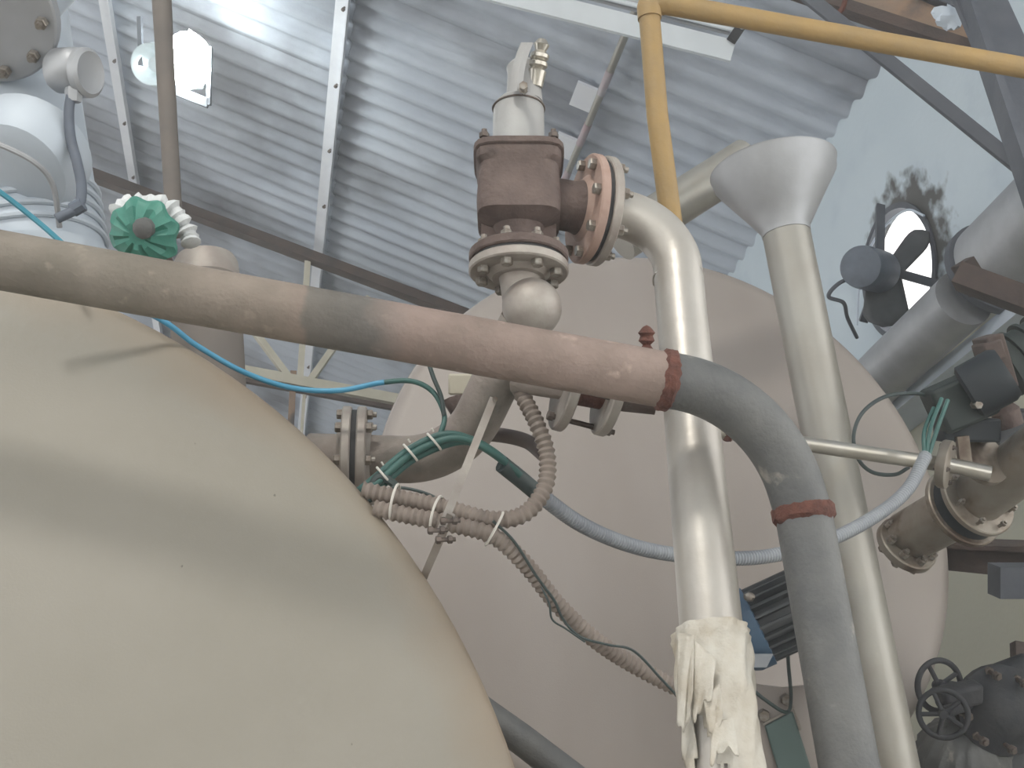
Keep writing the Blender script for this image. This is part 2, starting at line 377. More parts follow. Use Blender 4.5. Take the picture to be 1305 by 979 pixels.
# purlins under the laps
for k, s in enumerate(LAPS):
    if k == 0:
        p = thing('purlin', 'thin roof purlin pipe with pinkish bands behind the yellow pipe and light fitting', 'purlin', roof_pt(s, 10, -.06))
        obj('purlin_pipe', MB().tube([roof_pt(s, y, -.05) for y in (-4, Y_FAR)], .028, 12), mat['pipe_silver2'], p)
        for i in range(9):
            y = 6.4 + i * .62
            obj('pink_band', MB().tube([roof_pt(s, y, -.05), roof_pt(s, y + .26, -.05)], .031, 12), mat['pinkrod'], p, label='pinkish band on the purlin pipe')
            obj('clamp_plate', MB().box(roof_pt(s - .10, y + .42, -.0), SD * .09, (0, .13, 0), SN * .012), mat['purlin'], p)
    else:
        lab = ['', 'whitish bolted roof purlin running down left of the relief valve', 'whitish roof purlin with dark staining left of the bright lamp', 'roof purlin high at the far left beyond the silver upright vessel', 'highest roof purlin near the ridge'][k]
        p = thing('purlin', lab, 'purlin', roof_pt(s, 10, -.04))
        obj('angle_bar', MB().box(roof_pt(s, 10, -.02), SD * .055, (0, 14, 0), SN * .012), mat['purlin'], p)
        obj('angle_web', MB().box(roof_pt(s + .05, 10, -.04), SD * .006, (0, 14, 0), SN * .022), mat['purlin'], p)
        if k < 3:
            for i in range(14): bolt(p, roof_pt(s + .02, 6.0 + i * .9, -.035), SN, .016, .03, 'bolt_dark')

# roof truss
TY = 10.4
tr = thing('roof_truss', 'cream steel roof truss seen under the long brown pipe with diagonal web', 'truss', (0, TY, 6))
obj('top_chord', MB().bar(P(40, 194, 11.8), P(620, 412, 11.75), .13, .10), mat['steel_brown'], tr, label='brown top chord of the truss')
obj('bottom_chord', MB().bar(on_y(160, 447, TY), on_y(700, 547, TY), .13, .1), mat['cream'], tr)
obj('bottom_chord_flange', MB().bar(on_y(160, 457, TY - .03), on_y(700, 557, TY - .03), .05, .04), mat['steel_brown'], tr)
obj('web_vertical', MB().bar(on_y(392, 335, TY), on_y(382, 490, TY), .09, .06), mat['cream'], tr)
obj('web_diagonal', MB().bar(on_y(285, 370, TY), on_y(370, 484, TY), .08, .06), mat['cream'], tr)
obj('web_diagonal', MB().bar(on_y(470, 380, TY), on_y(392, 490, TY), .08, .06), mat['cream'], tr)
obj('hanger', MB().bar(on_y(374, 474, TY), on_y(366, 640, TY), .06, .06), mat['rusty_beam'], tr)
obj('hanger', MB().bar(on_y(388, 500, TY), on_y(378, 640, TY), .03, .03), mat['cream'], tr)

# steelwork by the eave (top right)
obj('angle_brace', MB().bar(P(1000, -28, 5.3), P(1340, 246, 4.75), .06, .03, hint=FW), mat['steel_dark'], label='dark straight brace crossing in front of the white wall top right', cat='brace', bevel=.004)
bb = thing('steel_column', 'dark steel rafter post at the top right corner', 'column', P(1270, 100, 4.4))
obj('web', MB().bar(P(1222, -60, 4.9), P(1395, 330, 4.05), .2, .03, hint=FW), mat['steel_dark'], bb)
obj('flange', MB().bar(P(1212, -60, 4.85), P(1342, 330, 4.0), .03, .10, hint=FW), mat['steel_dark'], bb)
rb = thing('eave_beam', 'rust streaked eave beam above the yellow pipe at top right', 'beam', P(1150, 20, 5.4))
obj('beam', MB().bar(P(1000, -45, 5.7), P(1262, 58, 5.2), .15, .07, hint=FW), mat['rusty_beam'], rb)
obj('lower_lip', MB().bar(P(1000, -15, 5.66), P(1262, 72, 5.16), .05, .1, hint=FW), mat['steel_brown'], rb)
obj('upper_lip', MB().bar(P(1040, -60, 5.66), P(1262, 24, 5.16), .06, .1, hint=FW), mat['steel_dark'], rb)
obj('cloth_scrap', MB().blob(P(1207, 22, 5.05), (.06, .045, .02), 5, 12, 8, .4), mat['white_strip'], label='white scrap caught on the rusty eave beam', cat='scrap')
obj('hook', MB().tube(smooth(pix((1078, -4, 5.3), (1074, 10, 5.3), (1068, 17, 5.3))), .012, 8), mat['rust'], label='small rusty hook under the eave beam', cat='hook')

# ledge along the wall
ld = struct('trim_1', MB().box((3.86, 10, 4.225), (.14, 0, 0), (0, 7, 0), (0, 0, .036)), mat['white_strip'], flat=True)

# ---------------------------------------------------------------- vessels
def head_profile(r, depth, kn):
    pr = [(0, -depth)]
    for i in range(1, 19):
        t = i / 18; pr.append(((r - kn) * t, -depth + (depth - kn * .75) * t ** 2))
    for i in range(1, 9):
        a = math.pi / 2 * i / 8; pr.append((r - kn + kn * math.sin(a), -kn * .75 * math.cos(a)))
    return pr
def rust_edge(m, cz, r):
    # brown rust dust clinging along the edge of the tank end
    nt = m.node_tree; n = nt.nodes; L = nt.links; b = n['Principled BSDF']; cur = b.inputs['Base Color'].links[0].from_socket
    tc = n.new('ShaderNodeTexCoord'); mp = n.new('ShaderNodeMapping'); mp.inputs['Location'].default_value = (0, 0, -cz); mp.inputs['Scale'].default_value = (1, 0, 1)
    L.new(tc.outputs['Object'], mp.inputs['Vector'])
    ln = n.new('ShaderNodeVectorMath'); ln.operation = 'LENGTH'; L.new(mp.outputs['Vector'], ln.inputs[0])
    nz = n.new('ShaderNodeTexNoise'); nz.inputs['Scale'].default_value = 3.5; nz.inputs['Detail'].default_value = 5; L.new(tc.outputs['Object'], nz.inputs['Vector'])
    ad = n.new('ShaderNodeMath'); ad.operation = 'MULTIPLY_ADD'; L.new(nz.outputs['Fac'], ad.inputs[0]); ad.inputs[1].default_value = .22; L.new(ln.outputs['Value'], ad.inputs[2])
    mr = n.new('ShaderNodeMapRange'); mr.inputs['From Min'].default_value = r + .0; mr.inputs['From Max'].default_value = r + .26; L.new(ad.outputs[0], mr.inputs['Value'])
    mx = n.new('ShaderNodeMix'); mx.data_type = 'RGBA'; L.new(mr.outputs['Result'], mx.inputs['Factor']); L.new(cur, mx.inputs['A']); mx.inputs['B'].default_value = srgb(142, 120, 96)
    L.new(mx.outputs['Result'], b.inputs['Base Color'])
def vessel(name, label, cx, y, cz, r, depth, kn, L, m, rim):
    t = thing(name, label, 'tank', (cx, y + L / 2, 0)); ax = (0, 1, 0)
    if rim == 'tank_rim': rust_edge(mat[m], cz, r)
    obj('head', MB().lathe((cx, y, cz), ax, head_profile(r, depth, kn) + [(r, .01)], 160), mat[m], t, ang=1.2)
    obj('rim_seam', MB().lathe((cx, y + .01, cz), ax, [(r - .01, 0), (r + .004, .002), (r + .004, .03), (r - .01, .032)], 160), mat[rim], t)
    obj('shell', MB().lathe((cx, y + .03, cz), ax, [(r - .002, 0), (r - .002, L), (r * .8, L + .2), (0, L + .3)], 128), mat[m], t)
    for k, yy in enumerate((y + L * .2, y + L * .8)):
        for sx in (-1, 1):
            obj('saddle_leg', MB().box((cx + sx * r * .6, yy, (cz - r * .75) / 2), (.08, 0, 0), (0, .1, 0), (0, 0, (cz - r * .75) / 2)), mat['steel_brown'], t)
    return t
LV = vessel('left_tank', 'huge olive grey tank end filling the lower left corner', -.952, 2.262, 1.627, 1.472, .13, .045, 3.2, 'tank_olive', 'tank_rim')
RVC = (1.576, 4.14, 3.043); RVR = 1.15
RV = vessel('right_tank', 'large warm grey round tank end behind the vertical pipes', RVC[0], RVC[1], RVC[2], RVR, .16, .07, 3.6, 'tank_grey', 'tank_grey')

# ---------------------------------------------------------------- the long brown pipe and its dark elbow
def banded(m):
    # three old paint zones along the pipe: olive grey, a darker patch, pinkish primer
    nt = m.node_tree; n = nt.nodes; L = nt.links; b = n['Principled BSDF']; cur = b.inputs['Base Color'].links[0].from_socket
    tc = n.new('ShaderNodeTexCoord'); sp = n.new('ShaderNodeSeparateXYZ'); L.new(tc.outputs['Object'], sp.inputs['Vector'])
    nz = n.new('ShaderNodeTexNoise'); nz.inputs['Scale'].default_value = 11; nz.inputs['Detail'].default_value = 6; L.new(tc.outputs['Object'], nz.inputs['Vector'])
    ad = n.new('ShaderNodeMath'); ad.operation = 'MULTIPLY_ADD'; L.new(nz.outputs['Fac'], ad.inputs[0]); ad.inputs[1].default_value = .10; L.new(sp.outputs['X'], ad.inputs[2])
    mr = n.new('ShaderNodeMapRange'); mr.inputs['From Min'].default_value = -.95; mr.inputs['From Max'].default_value = .35; L.new(ad.outputs[0], mr.inputs['Value'])
    rp = n.new('ShaderNodeValToRGB'); e = rp.color_ramp.elements; f = lambda x: (x + .95 + .05) / 1.3
    e[0].position = f(-.62); e[0].color = srgb(182, 181, 173); e[1].position = f(-.33); e[1].color = srgb(194, 187, 179)
    for x, c in ((-.305, (196, 186, 179)), (-.295, (162, 163, 160)), (-.19, (150, 153, 153)), (-.13, (198, 184, 179)), (.3, (204, 190, 185))):
        q = e.new(f(x)); q.color = srgb(*c)
    L.new(mr.outputs['Result'], rp.inputs['Fac'])
    mx = n.new('ShaderNodeMix'); mx.data_type = 'RGBA'; mx.blend_type = 'MULTIPLY'; mx.inputs['Factor'].default_value = 1
    L.new(cur, mx.inputs['A']); L.new(rp.outputs['Color'], mx.inputs['B']); L.new(mx.outputs['Result'], b.inputs['Base Color']); return m
mat['pipe_band'] = banded(material('banded_old_pipe_paint', srgb(178, 168, 161), srgb(154, 146, 138), 10, .75, 0, .25, 90, srgb(196, 186, 176), 26, (.63, .74)))
mp = thing('long_pipe', 'long faded brown pipe crossing the picture then bending down dark grey at right', 'pipe', P(600, 430, 2.14))
RP = .0525
a0, a1 = P(-80, 317, 2.04), P(846, 484, 2.17)
obj('brown_section', MB().tube(resample([a0, a1], .05), RP, 32), mat['pipe_band'], mp, label='faded brown straight length')
low = P(1024, 655, 2.17); end = P(1108, 1120, 1.96)
corner = P(978, 503, 2.2)
path = fillet([a1, corner, low], .27, 18)
obj('elbow', MB().tube(path, RP, 32), mat['pipe_dark'], mp, label='dark grey elbow')
obj('drop_section', MB().tube(resample([low, end], .08), RP * .99, 32), mat['pipe_dark'], mp, label='dark grey vertical length')
def weld(c, ax, r, w, seed, m='rust'):
    rn = random.Random(seed); b = MB(); n = 36; u, v, ax = frame(ax)
    rows = []
    for j in range(5):
        i0 = len(b.v)
        for k in range(n):
            a = 2 * math.pi * k / n; rr = r + (.0045 + .002 * rn.random() if 0 < j < 4 else -.002)
            b.v.append(c + ax * ((j - 2) * w / 4 + rn.uniform(-.003, .003)) + rr * (math.cos(a) * u + math.sin(a) * v))
        rows.append(i0)
    for p, q in zip(rows, rows[1:]): b.bridge(p, q, n)
    return b
obj('weld', weld(a1 + nrm(a1 - a0) * .004, a1 - a0, RP, .03, 1), mat['rust'], mp, label='rusty weld at the upper joint')
obj('weld', weld(low, end - low, RP, .036, 2), mat['rust'], mp, label='rusty weld at the lower joint')

# ---------------------------------------------------------------- relief valve
v0 = P(661, 336, 2.50); v1 = P(661, 108, 2.64); VA = nrm(v1 - v0); vl = np.linalg.norm(v1 - v0)
rv = thing('relief_valve', 'brown safety relief valve with pale grey bonnet standing in the centre', 'valve', v0)
flange_pair(rv, v0, VA, .106, .05, .021, .007, 'flange_pale', 'cast_brown', 8, .013, 'bolt', .35)
def at(t): return v0 + VA * t
k_ = vl / 228.0
body = MB().lathe(at(.03), VA, [(.05, 0), (.05, .035), (.056, .048), (.074, .056), (.088, .064), (.09, .10), (.086, .175), (.092, .185), (.092, .205)], 40,
                  sqs=[2, 2, 2.4, 3.5, 5, 5, 5, 6, 6], hint=FW)
obj('body', body, mat['cast_brown'], rv)
obj('top_plate', MB().lathe(at(.236), VA, [(.094, 0), (.098, .003), (.098, .015), (.094, .018)], 40, sq=5, hint=FW), mat['cast_brown'], rv, label='square brown plate on top of the valve body')
uu, ww, _ = frame(VA, FW)
for sx in (-1, 1):
    for sy in (-1, 1): bolt(rv, at(.245) + uu * .074 * sx + ww * .074 * sy, VA, .011, .03, 'bolt_dark')
for sx in (-1, 1):
    obj('rib', MB().box(at(.085) + uu * .062 * sx, uu * .018, ww * .012, VA * .035), mat['cast_brown'], rv)
bo = MB().lathe(at(.254), VA, [(.062, 0), (.062, .012), (.057, .02), (.0565, .118), (.053, .132), (.044, .142)], 36)
obj('bonnet', bo, mat['bonnet'], rv, label='pale grey cylindrical bonnet')
obj('seal_wire', MB().tube([at(.376) + .0575 * (math.cos(a) * uu + math.sin(a) * ww) for a in np.linspace(0, 2 * math.pi, 33)[:-1]], .0022, 6, loop=True), mat['bolt_dark'], rv, label='thin wire around the bonnet')
cp = at(.39) + RT * .012
obj('cap', MB().lathe(cp, VA, [(.042, 0), (.039, .03), (.037, .075), (.04, .09), (.033, .1), (.022, .108)], 28), mat['bonnet'], rv, label='pale cap with lifting gear')
obj('lifting_lever', MB().grid(lambda a, b: P(648 + 16 * a + 3 * b + 16 * (1 - b) ** 2, 54 + 62 * b, 2.55 + .05 * (1 - b) - .012 * math.sin(math.pi * a)), 4, 10), mat['bonnet'], rv)
rv.children[-1].modifiers.new('solid', 'SOLIDIFY').thickness = .006
obj('lever_fork', MB().lathe(P(686, 82, 2.62), UP * .9 + RT * .15, [(.018, -.05), (.02, -.02), (.021, -.015), (.015, -.01), (.021, -.004), (.021, .004), (.015, .009), (.021, .014), (.021, .022), (.012, .03), (.018, .044), (.01, .056)], 14), mat['steel_bright'], rv, label='shiny threaded stem at the cap top')
bolt(rv, P(667, 112, 2.52), FW, .010, .02, 'bolt')
# outlet branch
OA = nrm(RT * .955 + FW * .27 - UP * .12)
oc = P(757, 268, 2.60)
obj('outlet_branch', MB().lathe(oc, OA, [(.05, -.15), (.056, -.1), (.056, -.05), (.064, -.025), (.064, -.018)], 32), mat['cast_brown'], rv)
flange_pair(rv, oc, OA, .122, .055, .021, .010, 'flange_pink', 'flange_pale', 8, .013, 'bolt', .2, .84)

# discharge pipe
dp = thing('discharge_pipe', 'silver pipe curving from the relief valve outlet down past the brown pipe', 'pipe', P(860, 500, 2.4))
st = oc + OA * .03
dtop = P(869, 402, 2.5); dend = P(936, 1120, 1.9)
cor = st + OA * .185
cor = P(858, 276, 2.63)
dpath = fillet([st, cor, dtop], .15, 16)
rr = [.0535] * len(dpath)
obj('elbow', MB().tube(dpath, rr, 32), mat['pipe_silver'], dp)
straight = resample([dtop, dend], .1); nS = len(straight)
obj('straight', MB().tube(straight, [.0535 + .0065 * i / nS for i in range(nS)], 32), mat['pipe_silver'], dp)
obj('weld', weld(dtop - nrm(dend - dtop) * .1, dend - dtop, .0505, .012, 5, 'pipe_silver'), mat['pipe_silver'], dp)

# torn wrap around the lower end
def on_axis(a, b, ypix):
    lo, hi = 0.0, 1.0
    for _ in range(40):
        t = (lo + hi) / 2; v = a + (b - a) * t - CAM; y = CY - FOC * np.dot(v, UP) / np.dot(v, FW)
        lo, hi = (t, hi) if y < ypix else (lo, t)
    return a + (b - a) * lo
wa, wb = on_axis(dtop, dend, 804), dend; WAX = nrm(wb - wa); wl = np.linalg.norm(wb - wa)
wu = nrm(RT - np.dot(RT, WAX) * WAX); wv = np.cross(WAX, wu)
if np.dot(wv, FW) > 0: wv = -wv                           # wv faces the viewer side
def wrap_shell():
    b = MB(); na, nt = 72, 60; rn = random.Random(7); ph = [rn.uniform(0, 6) for _ in range(8)]; L = .46
    idx = {}
    def keep(a, t):
        c = math.cos(a); s = math.sin(a)                  # c>0 right, s>0 towards the viewer
        edge = .46 if c > -.05 else .20 + .05 * math.sin(7 * a + 1) + .012 * math.sin(15 * a) + (.06 if c < -.75 else 0) + (.2 * (c + .3) if c > -.3 else 0)
        return t < edge
    for j in range(nt + 1):
        t = L * j / nt
        for i in range(na):
            a = 2 * math.pi * i / na
            r = .0640 + .006 * t + .003 * math.sin(5 * a + ph[0] + 18 * t) + .0022 * math.sin(11 * a + ph[1] - 40 * t) + .0018 * math.sin(60 * t + 3 * a + ph[2]) + (.003 if j == 0 or j == 2 else 0)
            r += .006 * max(0, math.sin(2 * a + 14 * t + ph[3])) ** 6
            idx[i, j] = len(b.v); b.v.append(wa + WAX * t + r * (math.cos(a) * wu + math.sin(a) * wv))
    for j in range(nt):
        for i in range(na):
            a = 2 * math.pi * (i + .5) / na; t = L * (j + .5) / nt
            if keep(a, t + rn.uniform(-.006, .006)): b.f.append((idx[i, j], idx[(i + 1) % na, j], idx[(i + 1) % na, j + 1], idx[i, j + 1]))
    return b
wr = thing('pipe_wrap', 'torn dirty white wrapping peeling off the silver discharge pipe', 'wrapping', wa)
o = obj('wrap_shell', wrap_shell(), mat['wrap'], wr, ang=1.0); md = o.modifiers.new('solid', 'SOLIDIFY'); md.thickness = .0015
WD = float(np.dot(on_axis(dtop, dend, 850) - CAM, FW)) - .08 - 2.05
def flap(pts, seed, curl=.012):
    """pts: four corners (top-left, top-right, bottom-left, bottom-right) as pixel+depth"""
    q = [P(x, y, d + WD) for x, y, d in pts]; rn = random.Random(seed); ph = rn.uniform(0, 6)
    def fn(a, b):
        e = (1 - b) * ((1 - a) * q[0] + a * q[1]) + b * ((1 - a) * q[2] + a * q[3])
        w = math.sin(4 * a + ph + 3 * b) * .010 * (b + .25) + curl * b * math.sin(math.pi * a) + .001 * math.sin(15 * a + 9 * b)
        jag = WAX * (.016 * math.sin(5 * a + ph) + .004 * math.sin(17 * a)) * b ** 3
        return e - FW * (.004 + abs(w)) + jag
    return MB().grid(fn, 14, 14)
for i, f4 in enumerate([[(864, 806, 2.09), (884, 808, 2.07), (861, 930, 2.02), (880, 905, 2.01)], [(884, 815, 2.07), (912, 838, 2.05), (880, 905, 2.02), (905, 898, 1.99)],
                        [(896, 890, 2.0), (916, 870, 2.02), (900, 930, 1.98), (922, 925, 1.97)], [(910, 920, 1.98), (934, 912, 1.98), (902, 958, 1.95), (940, 962, 1.95)]]):
    o = obj('torn_flap', flap(f4, i), mat['wrap'], wr, ang=1.2); o.modifiers.new('solid', 'SOLIDIFY').thickness = .0015

# ---------------------------------------------------------------- inlet pipework under the valve
ip = thing('inlet_pipe', 'grey brown pipe bending from a bolted flange up to the relief valve', 'pipe', P(600, 560, 2.55))
RI = .0525
pth = fillet([P(395, 582, 2.64), P(582, 588, 2.58), P(668, 412, 2.47)], .2, 16)
obj('bent_pipe', MB().tube(pth, RI, 32), mat['pipe_brown'], ip)
obj('cap_end', MB().lathe(P(678, 392, 2.45), nrm(P(678, 392, 2.36) - P(664, 372, 2.48)), [(.052, -.05), (.060, -.02), (.062, .0), (.058, .025), (.046, .045), (.028, .058), (0, .062)], 36), mat['flange_pale'], ip, label='rounded pale pipe cap facing out')
obj('neck', MB().tube([P(669, 395, 2.47), v0 - VA * .015], .044, 28), mat['flange_pale'], ip)
fl_c = P(451, 584, 2.62); fax = nrm(P(560, 590, 2.59) - P(400, 582, 2.64))
flange_pair(ip, fl_c, nrm(RT + FW * .10 - UP * .02), .116, .054, .021, .012, 'flange_pale', 'flange_pale', 8, .012, 'bolt', .5, .84)
# side branch to the right, behind the brown pipe
bx = nrm(P(835, 508, 2.42) - P(650, 478, 2.44))
sb = thing('branch_pipe', 'short branch pipe with a pair of open bolted flanges under the brown pipe', 'pipe', P(740, 500, 2.43))
obj('branch', MB().tube([P(655, 482, 2.46), P(722, 492, 2.43)], .030, 24), mat['pipe_brown'], sb)
obj('spool', MB().tube([P(722, 492, 2.43), P(778, 502, 2.425)], .036, 24), mat['rust'], sb, label='rusty spool between the flanges')
obj('end_stub', MB().tube([P(778, 502, 2.425), P(836, 508, 2.42)], .034, 24), mat['cast_brown'], sb, label='dark brown stub')
bxx = nrm(bx + FW * .25 - UP * .1)
for c in ((722, 496, 2.43), (776, 502, 2.42)):
    obj('flange', MB().lathe(P(*c), bxx, [(.03, -.011), (.086, -.011), (.089, -.008), (.089, .008), (.086, .011), (.03, .011)], 36), mat['flange_pale'], sb)
u_, w_, _ = frame(bxx)
for k in range(4):
    a = math.pi / 2 * k + .5
    bolt(sb, P(749, 499, 2.425) + .068 * (math.cos(a) * u_ + math.sin(a) * w_), bxx, .011, .115, 'bolt_dark')
obj('rust_stub', MB().lathe(P(824, 446, 2.36), UP, [(.012, -.02), (.015, .0), (.008, .01), (.017, .018), (.013, .028), (.018, .034), (.008, .046), (0, .05)], 10), mat['rust'], label='small rusted fitting poking up behind the brown pipe', cat='fitting')

# flat bar bracket
br = thing('support_bracket', 'thin flat steel strut bolted to the rim of the left tank', 'bracket', P(552, 710, 2.12))
obj('upper_bar', MB().bar(P(629, 508, 2.36), P(561, 678, 2.2), .0155, .006, hint=FW), mat['flange_pale'], br)
obj('lower_bar', MB().bar(P(575, 655, 2.2), on_y(539, 738, 2.275), .0155, .006, hint=FW), mat['flange_pale'], br)
for q in ((556, 676, 2.17), (566, 688, 2.175), (572, 664, 2.18)): bolt(br, P(*q), RT + FW * .3, .008, .014, 'bolt_dark')
bolt(br, P(631, 509, 2.34), FW, .006, .01, 'bolt')

# small junction fitting behind
jf = thing('junction_fitting', 'small beige and brown fitting behind the bent inlet pipe', 'fitting', P(585, 505, 2.75))
obj('box', MB().box(P(588, 490, 2.78), RT * .03, UP * .025, FW * .02), mat['cream'], jf, bevel=.005)
obj('gland', MB().tube(pix((580, 508, 2.76), (586, 530, 2.75)), [.03, .018], 10), mat['cast_brown'], jf)

# ---------------------------------------------------------------- hoses, conduits and cables
def ribbed(pts, r, pitch, amp, seg=14):
    p = resample(smooth(pts, 12), pitch / 6); return MB().tube(p, [r * (1 + amp * math.cos(2 * math.pi * i / 6)) for i in range(len(p))], seg)
def tie_ring(parent, c, ax, r, seed=0):
    u, w, a = frame(ax); obj('cable_tie', MB().tube([np.asarray(c) + r * (math.cos(t) * u + math.sin(t) * w) for t in np.linspace(0, 2 * math.pi, 21)[:-1]], .0028, 6, loop=True), mat['tie'], parent, label='white cable tie')
    if r < .03: obj('tie_tail', MB().tube([np.asarray(c) + UP * r - FW * .004, np.asarray(c) + UP * (r + .007) - RT * .004 - FW * .006], .0022, 5), mat['tie'], parent)
ha_pts = pix((462, 624, 2.36), (500, 633, 2.36), (560, 645, 2.35), (625, 662, 2.33), (668, 655, 2.34), (694, 622, 2.37), (697, 580, 2.4), (684, 540, 2.42), (664, 500, 2.46), (655, 470, 2.5))
ha = thing('upper_hose', 'upper beige ribbed hose turning up behind the brown pipe', 'hose', ha_pts[3])
obj('hose', ribbed(ha_pts, .0165, .0135, .12), mat['hose'], ha)
hb_pts = pix((478, 648, 2.34), (520, 657, 2.33), (575, 668, 2.32), (630, 684, 2.31), (672, 722, 2.33), (712, 772, 2.36), (760, 817, 2.4), (815, 852, 2.44), (880, 885, 2.46), (930, 905, 2.5))
hb = thing('lower_hose', 'lower beige ribbed hose sagging across the right tank to the wrapped pipe', 'hose', hb_pts[4])
obj('hose', ribbed(hb_pts, .0165, .0135, .12), mat['hose'], hb)
tie_ring(ha, P(503, 640, 2.345), P(560, 645, 2.35) - P(500, 633, 2.36), .036)
tie_ring(ha, P(556, 655, 2.335), P(625, 662, 2.33) - P(560, 645, 2.35), .036)
tie_ring(hb, P(630, 674, 2.31), P(650, 690, 2.31) - P(610, 668, 2.31), .036)
hp = smooth(pix((628, 664, 2.30), (655, 690, 2.30), (684, 735, 2.31), (706, 765, 2.32), (718, 790, 2.33), (740, 812, 2.345), (775, 822, 2.37), (808, 830, 2.40), (845, 868, 2.41), (880, 905, 2.43)), 8)
obj('thin_wire', MB().tube(hp, .0028, 6), mat['cable_dark'], label='thin dark wire twined along the lower ribbed hose', cat='wire')
obj('thin_wire', MB().tube(smooth(pix((690, 748, 2.33), (700, 770, 2.32), (704, 790, 2.33), (722, 802, 2.33), (745, 818, 2.35))), .0022, 6), mat['cable_dark'], label='short loose wire loop hanging from the lower ribbed hose', cat='wire')
obj('rubber_hose', MB().tube(smooth(pix((600, 552, 2.66), (640, 555, 2.62), (672, 563, 2.58), (694, 580, 2.52)), 8), .0165, 14), mat['rubber'], label='dark brown smooth hose joining the upper ribbed hose', cat='hose')

gb = thing('green_cable_bundle', 'dark green cable bundle tied together over the bent inlet pipe', 'cable', P(540, 575, 2.42))
base = [(446, 640, 2.40), (478, 615, 2.41), (520, 580, 2.43), (565, 560, 2.44), (600, 562, 2.44), (632, 580, 2.44), (662, 606, 2.46)]
for i, (ox, oy, dd) in enumerate([(0, -6, 0), (3, 0, -.012), (6, 6, 0), (0, 1, .012)]):
    k0 = 0 if i % 2 == 0 else 1
    obj('cable', MB().tube(smooth([P(x + ox * (1 if j < 4 else .3), y + oy * (1 if j < 4 else .35), d + dd) for j, (x, y, d) in enumerate(base)], 8), .0078, 10), mat['cable_green'] if i != 3 else mat['cable_dark'], gb)
for q in ((489, 606, 2.41), (523, 577, 2.42), (553, 563, 2.43)): tie_ring(gb, P(*q), P(523, 577, 2.42) - P(489, 606, 2.41), .021)
obj('cable', MB().tube(smooth(pix((470, 640, 2.39), (500, 622, 2.39), (540, 628, 2.38), (575, 646, 2.36))), .0035, 8), mat['cable_dark'], gb)
obj('cable', MB().tube(smooth(pix((468, 632, 2.4), (482, 608, 2.4), (498, 614, 2.4), (508, 624, 2.4))), .009, 8), mat['cable_dark'], gb)

cd_pts = pix((655, 603, 2.46), (690, 632, 2.5), (740, 668, 2.58), (800, 694, 2.68), (860, 707, 2.76), (930, 712, 2.82), (990, 707, 2.88), (1060, 687, 2.96), (1120, 655, 3.06), (1158, 622, 3.14), (1180, 580, 3.22))
cd = thing('grey_conduit', 'grey flexible conduit sagging behind the pipes up to the dark actuator', 'conduit', cd_pts[4])
obj('conduit', ribbed(cd_pts, .017, .0085, .06, 14), mat['conduit'], cd)
obj('sleeve', MB().tube(resample(pix((640, 592, 2.44), (665, 612, 2.47), (684, 628, 2.49)), .01), .0185, 12), mat['cable_dark'], cd, label='dark taped sleeve end')
for i, ((x0, y0), (x1, y1), (x2, y2)) in enumerate([((1180, 582), (1186, 545), (1200, 508)), ((1183, 582), (1194, 548), (1208, 510)), ((1178, 580), (1178, 550), (1190, 520))]):
    obj('wire', MB().tube(smooth(pix((x0, y0, 3.22), (x1, y1, 3.24), (x2, y2, 3.3))), .006, 8), mat['cable_green'], cd)
obj('cable_end', MB().bar(P(636, 596, 2.44), P(652, 606, 2.45), .012, .01), mat['cable_dark'], cd)

bc = smooth(pix((60, 345, 2.25), (195, 402, 2.36), (250, 440, 2.42), (310, 474, 2.46), (370, 494, 2.48), (430, 498, 2.49), (485, 488, 2.5), (525, 486, 2.5), (552, 500, 2.49), (566, 528, 2.47), (562, 550, 2.45), (552, 563, 2.44), (536, 572, 2.44)), 10)
obj('blue_cable', MB().tube(bc[:62], .006, 10), mat['cable_blue'], label='sky blue cable drooping from the brown pipe to the green bundle', cat='cable')
obj('shaded_cable_end', MB().tube(bc[61:], .0056, 10), mat['cable_green'], label='end of the blue cable, its shade painted dark green, looping into the green bundle', cat='cable')  # same blue cable; its shaded look is put in as green
obj('short_cable', MB().tube(smooth(pix((544, 455, 2.5), (552, 480, 2.48), (562, 505, 2.475), (566, 530, 2.465))), .005, 8), mat['cable_dark'], label='short dark cable dropping from behind the brown pipe', cat='cable')
obj('teal_cable', MB().tube(smooth(pix((-60, 205, 2.4), (0, 245, 2.4), (35, 272, 2.4), (66, 298, 2.38), (100, 330, 2.34))), .006, 8), mat['cable_teal'], label='teal cable crossing the silver upright vessel at far left', cat='cable')

# ---------------------------------------------------------------- yellow pipe
yl = thing('yellow_pipe', 'dusty yellow pipe running across the top then dropping behind the silver elbow', 'pipe', P(825, 5, 2.9))
yh = fillet([P(1560, 132, 3.05), P(826, 1, 2.9), P(838, 150, 2.84), P(876, 440, 2.72)], .02, 6)
obj('pipe', MB().tube(yh, .0262, 24), mat['yellow'], yl)
obj('elbow_joint', MB().tube(fillet([P(848, 4, 2.905), P(826, 1, 2.9), P(828, 24, 2.89)], .02, 8), .0295, 24), mat['yellow'], yl)
# silver pipe behind the funnel
obj('slanted_pipe', MB().tube(resample(pix((790, 306, 4.2), (952, 203, 4.37)), .1), .080, 28), mat['pipe_silver2'], label='silver slanted pipe passing behind the funnel', cat='pipe')

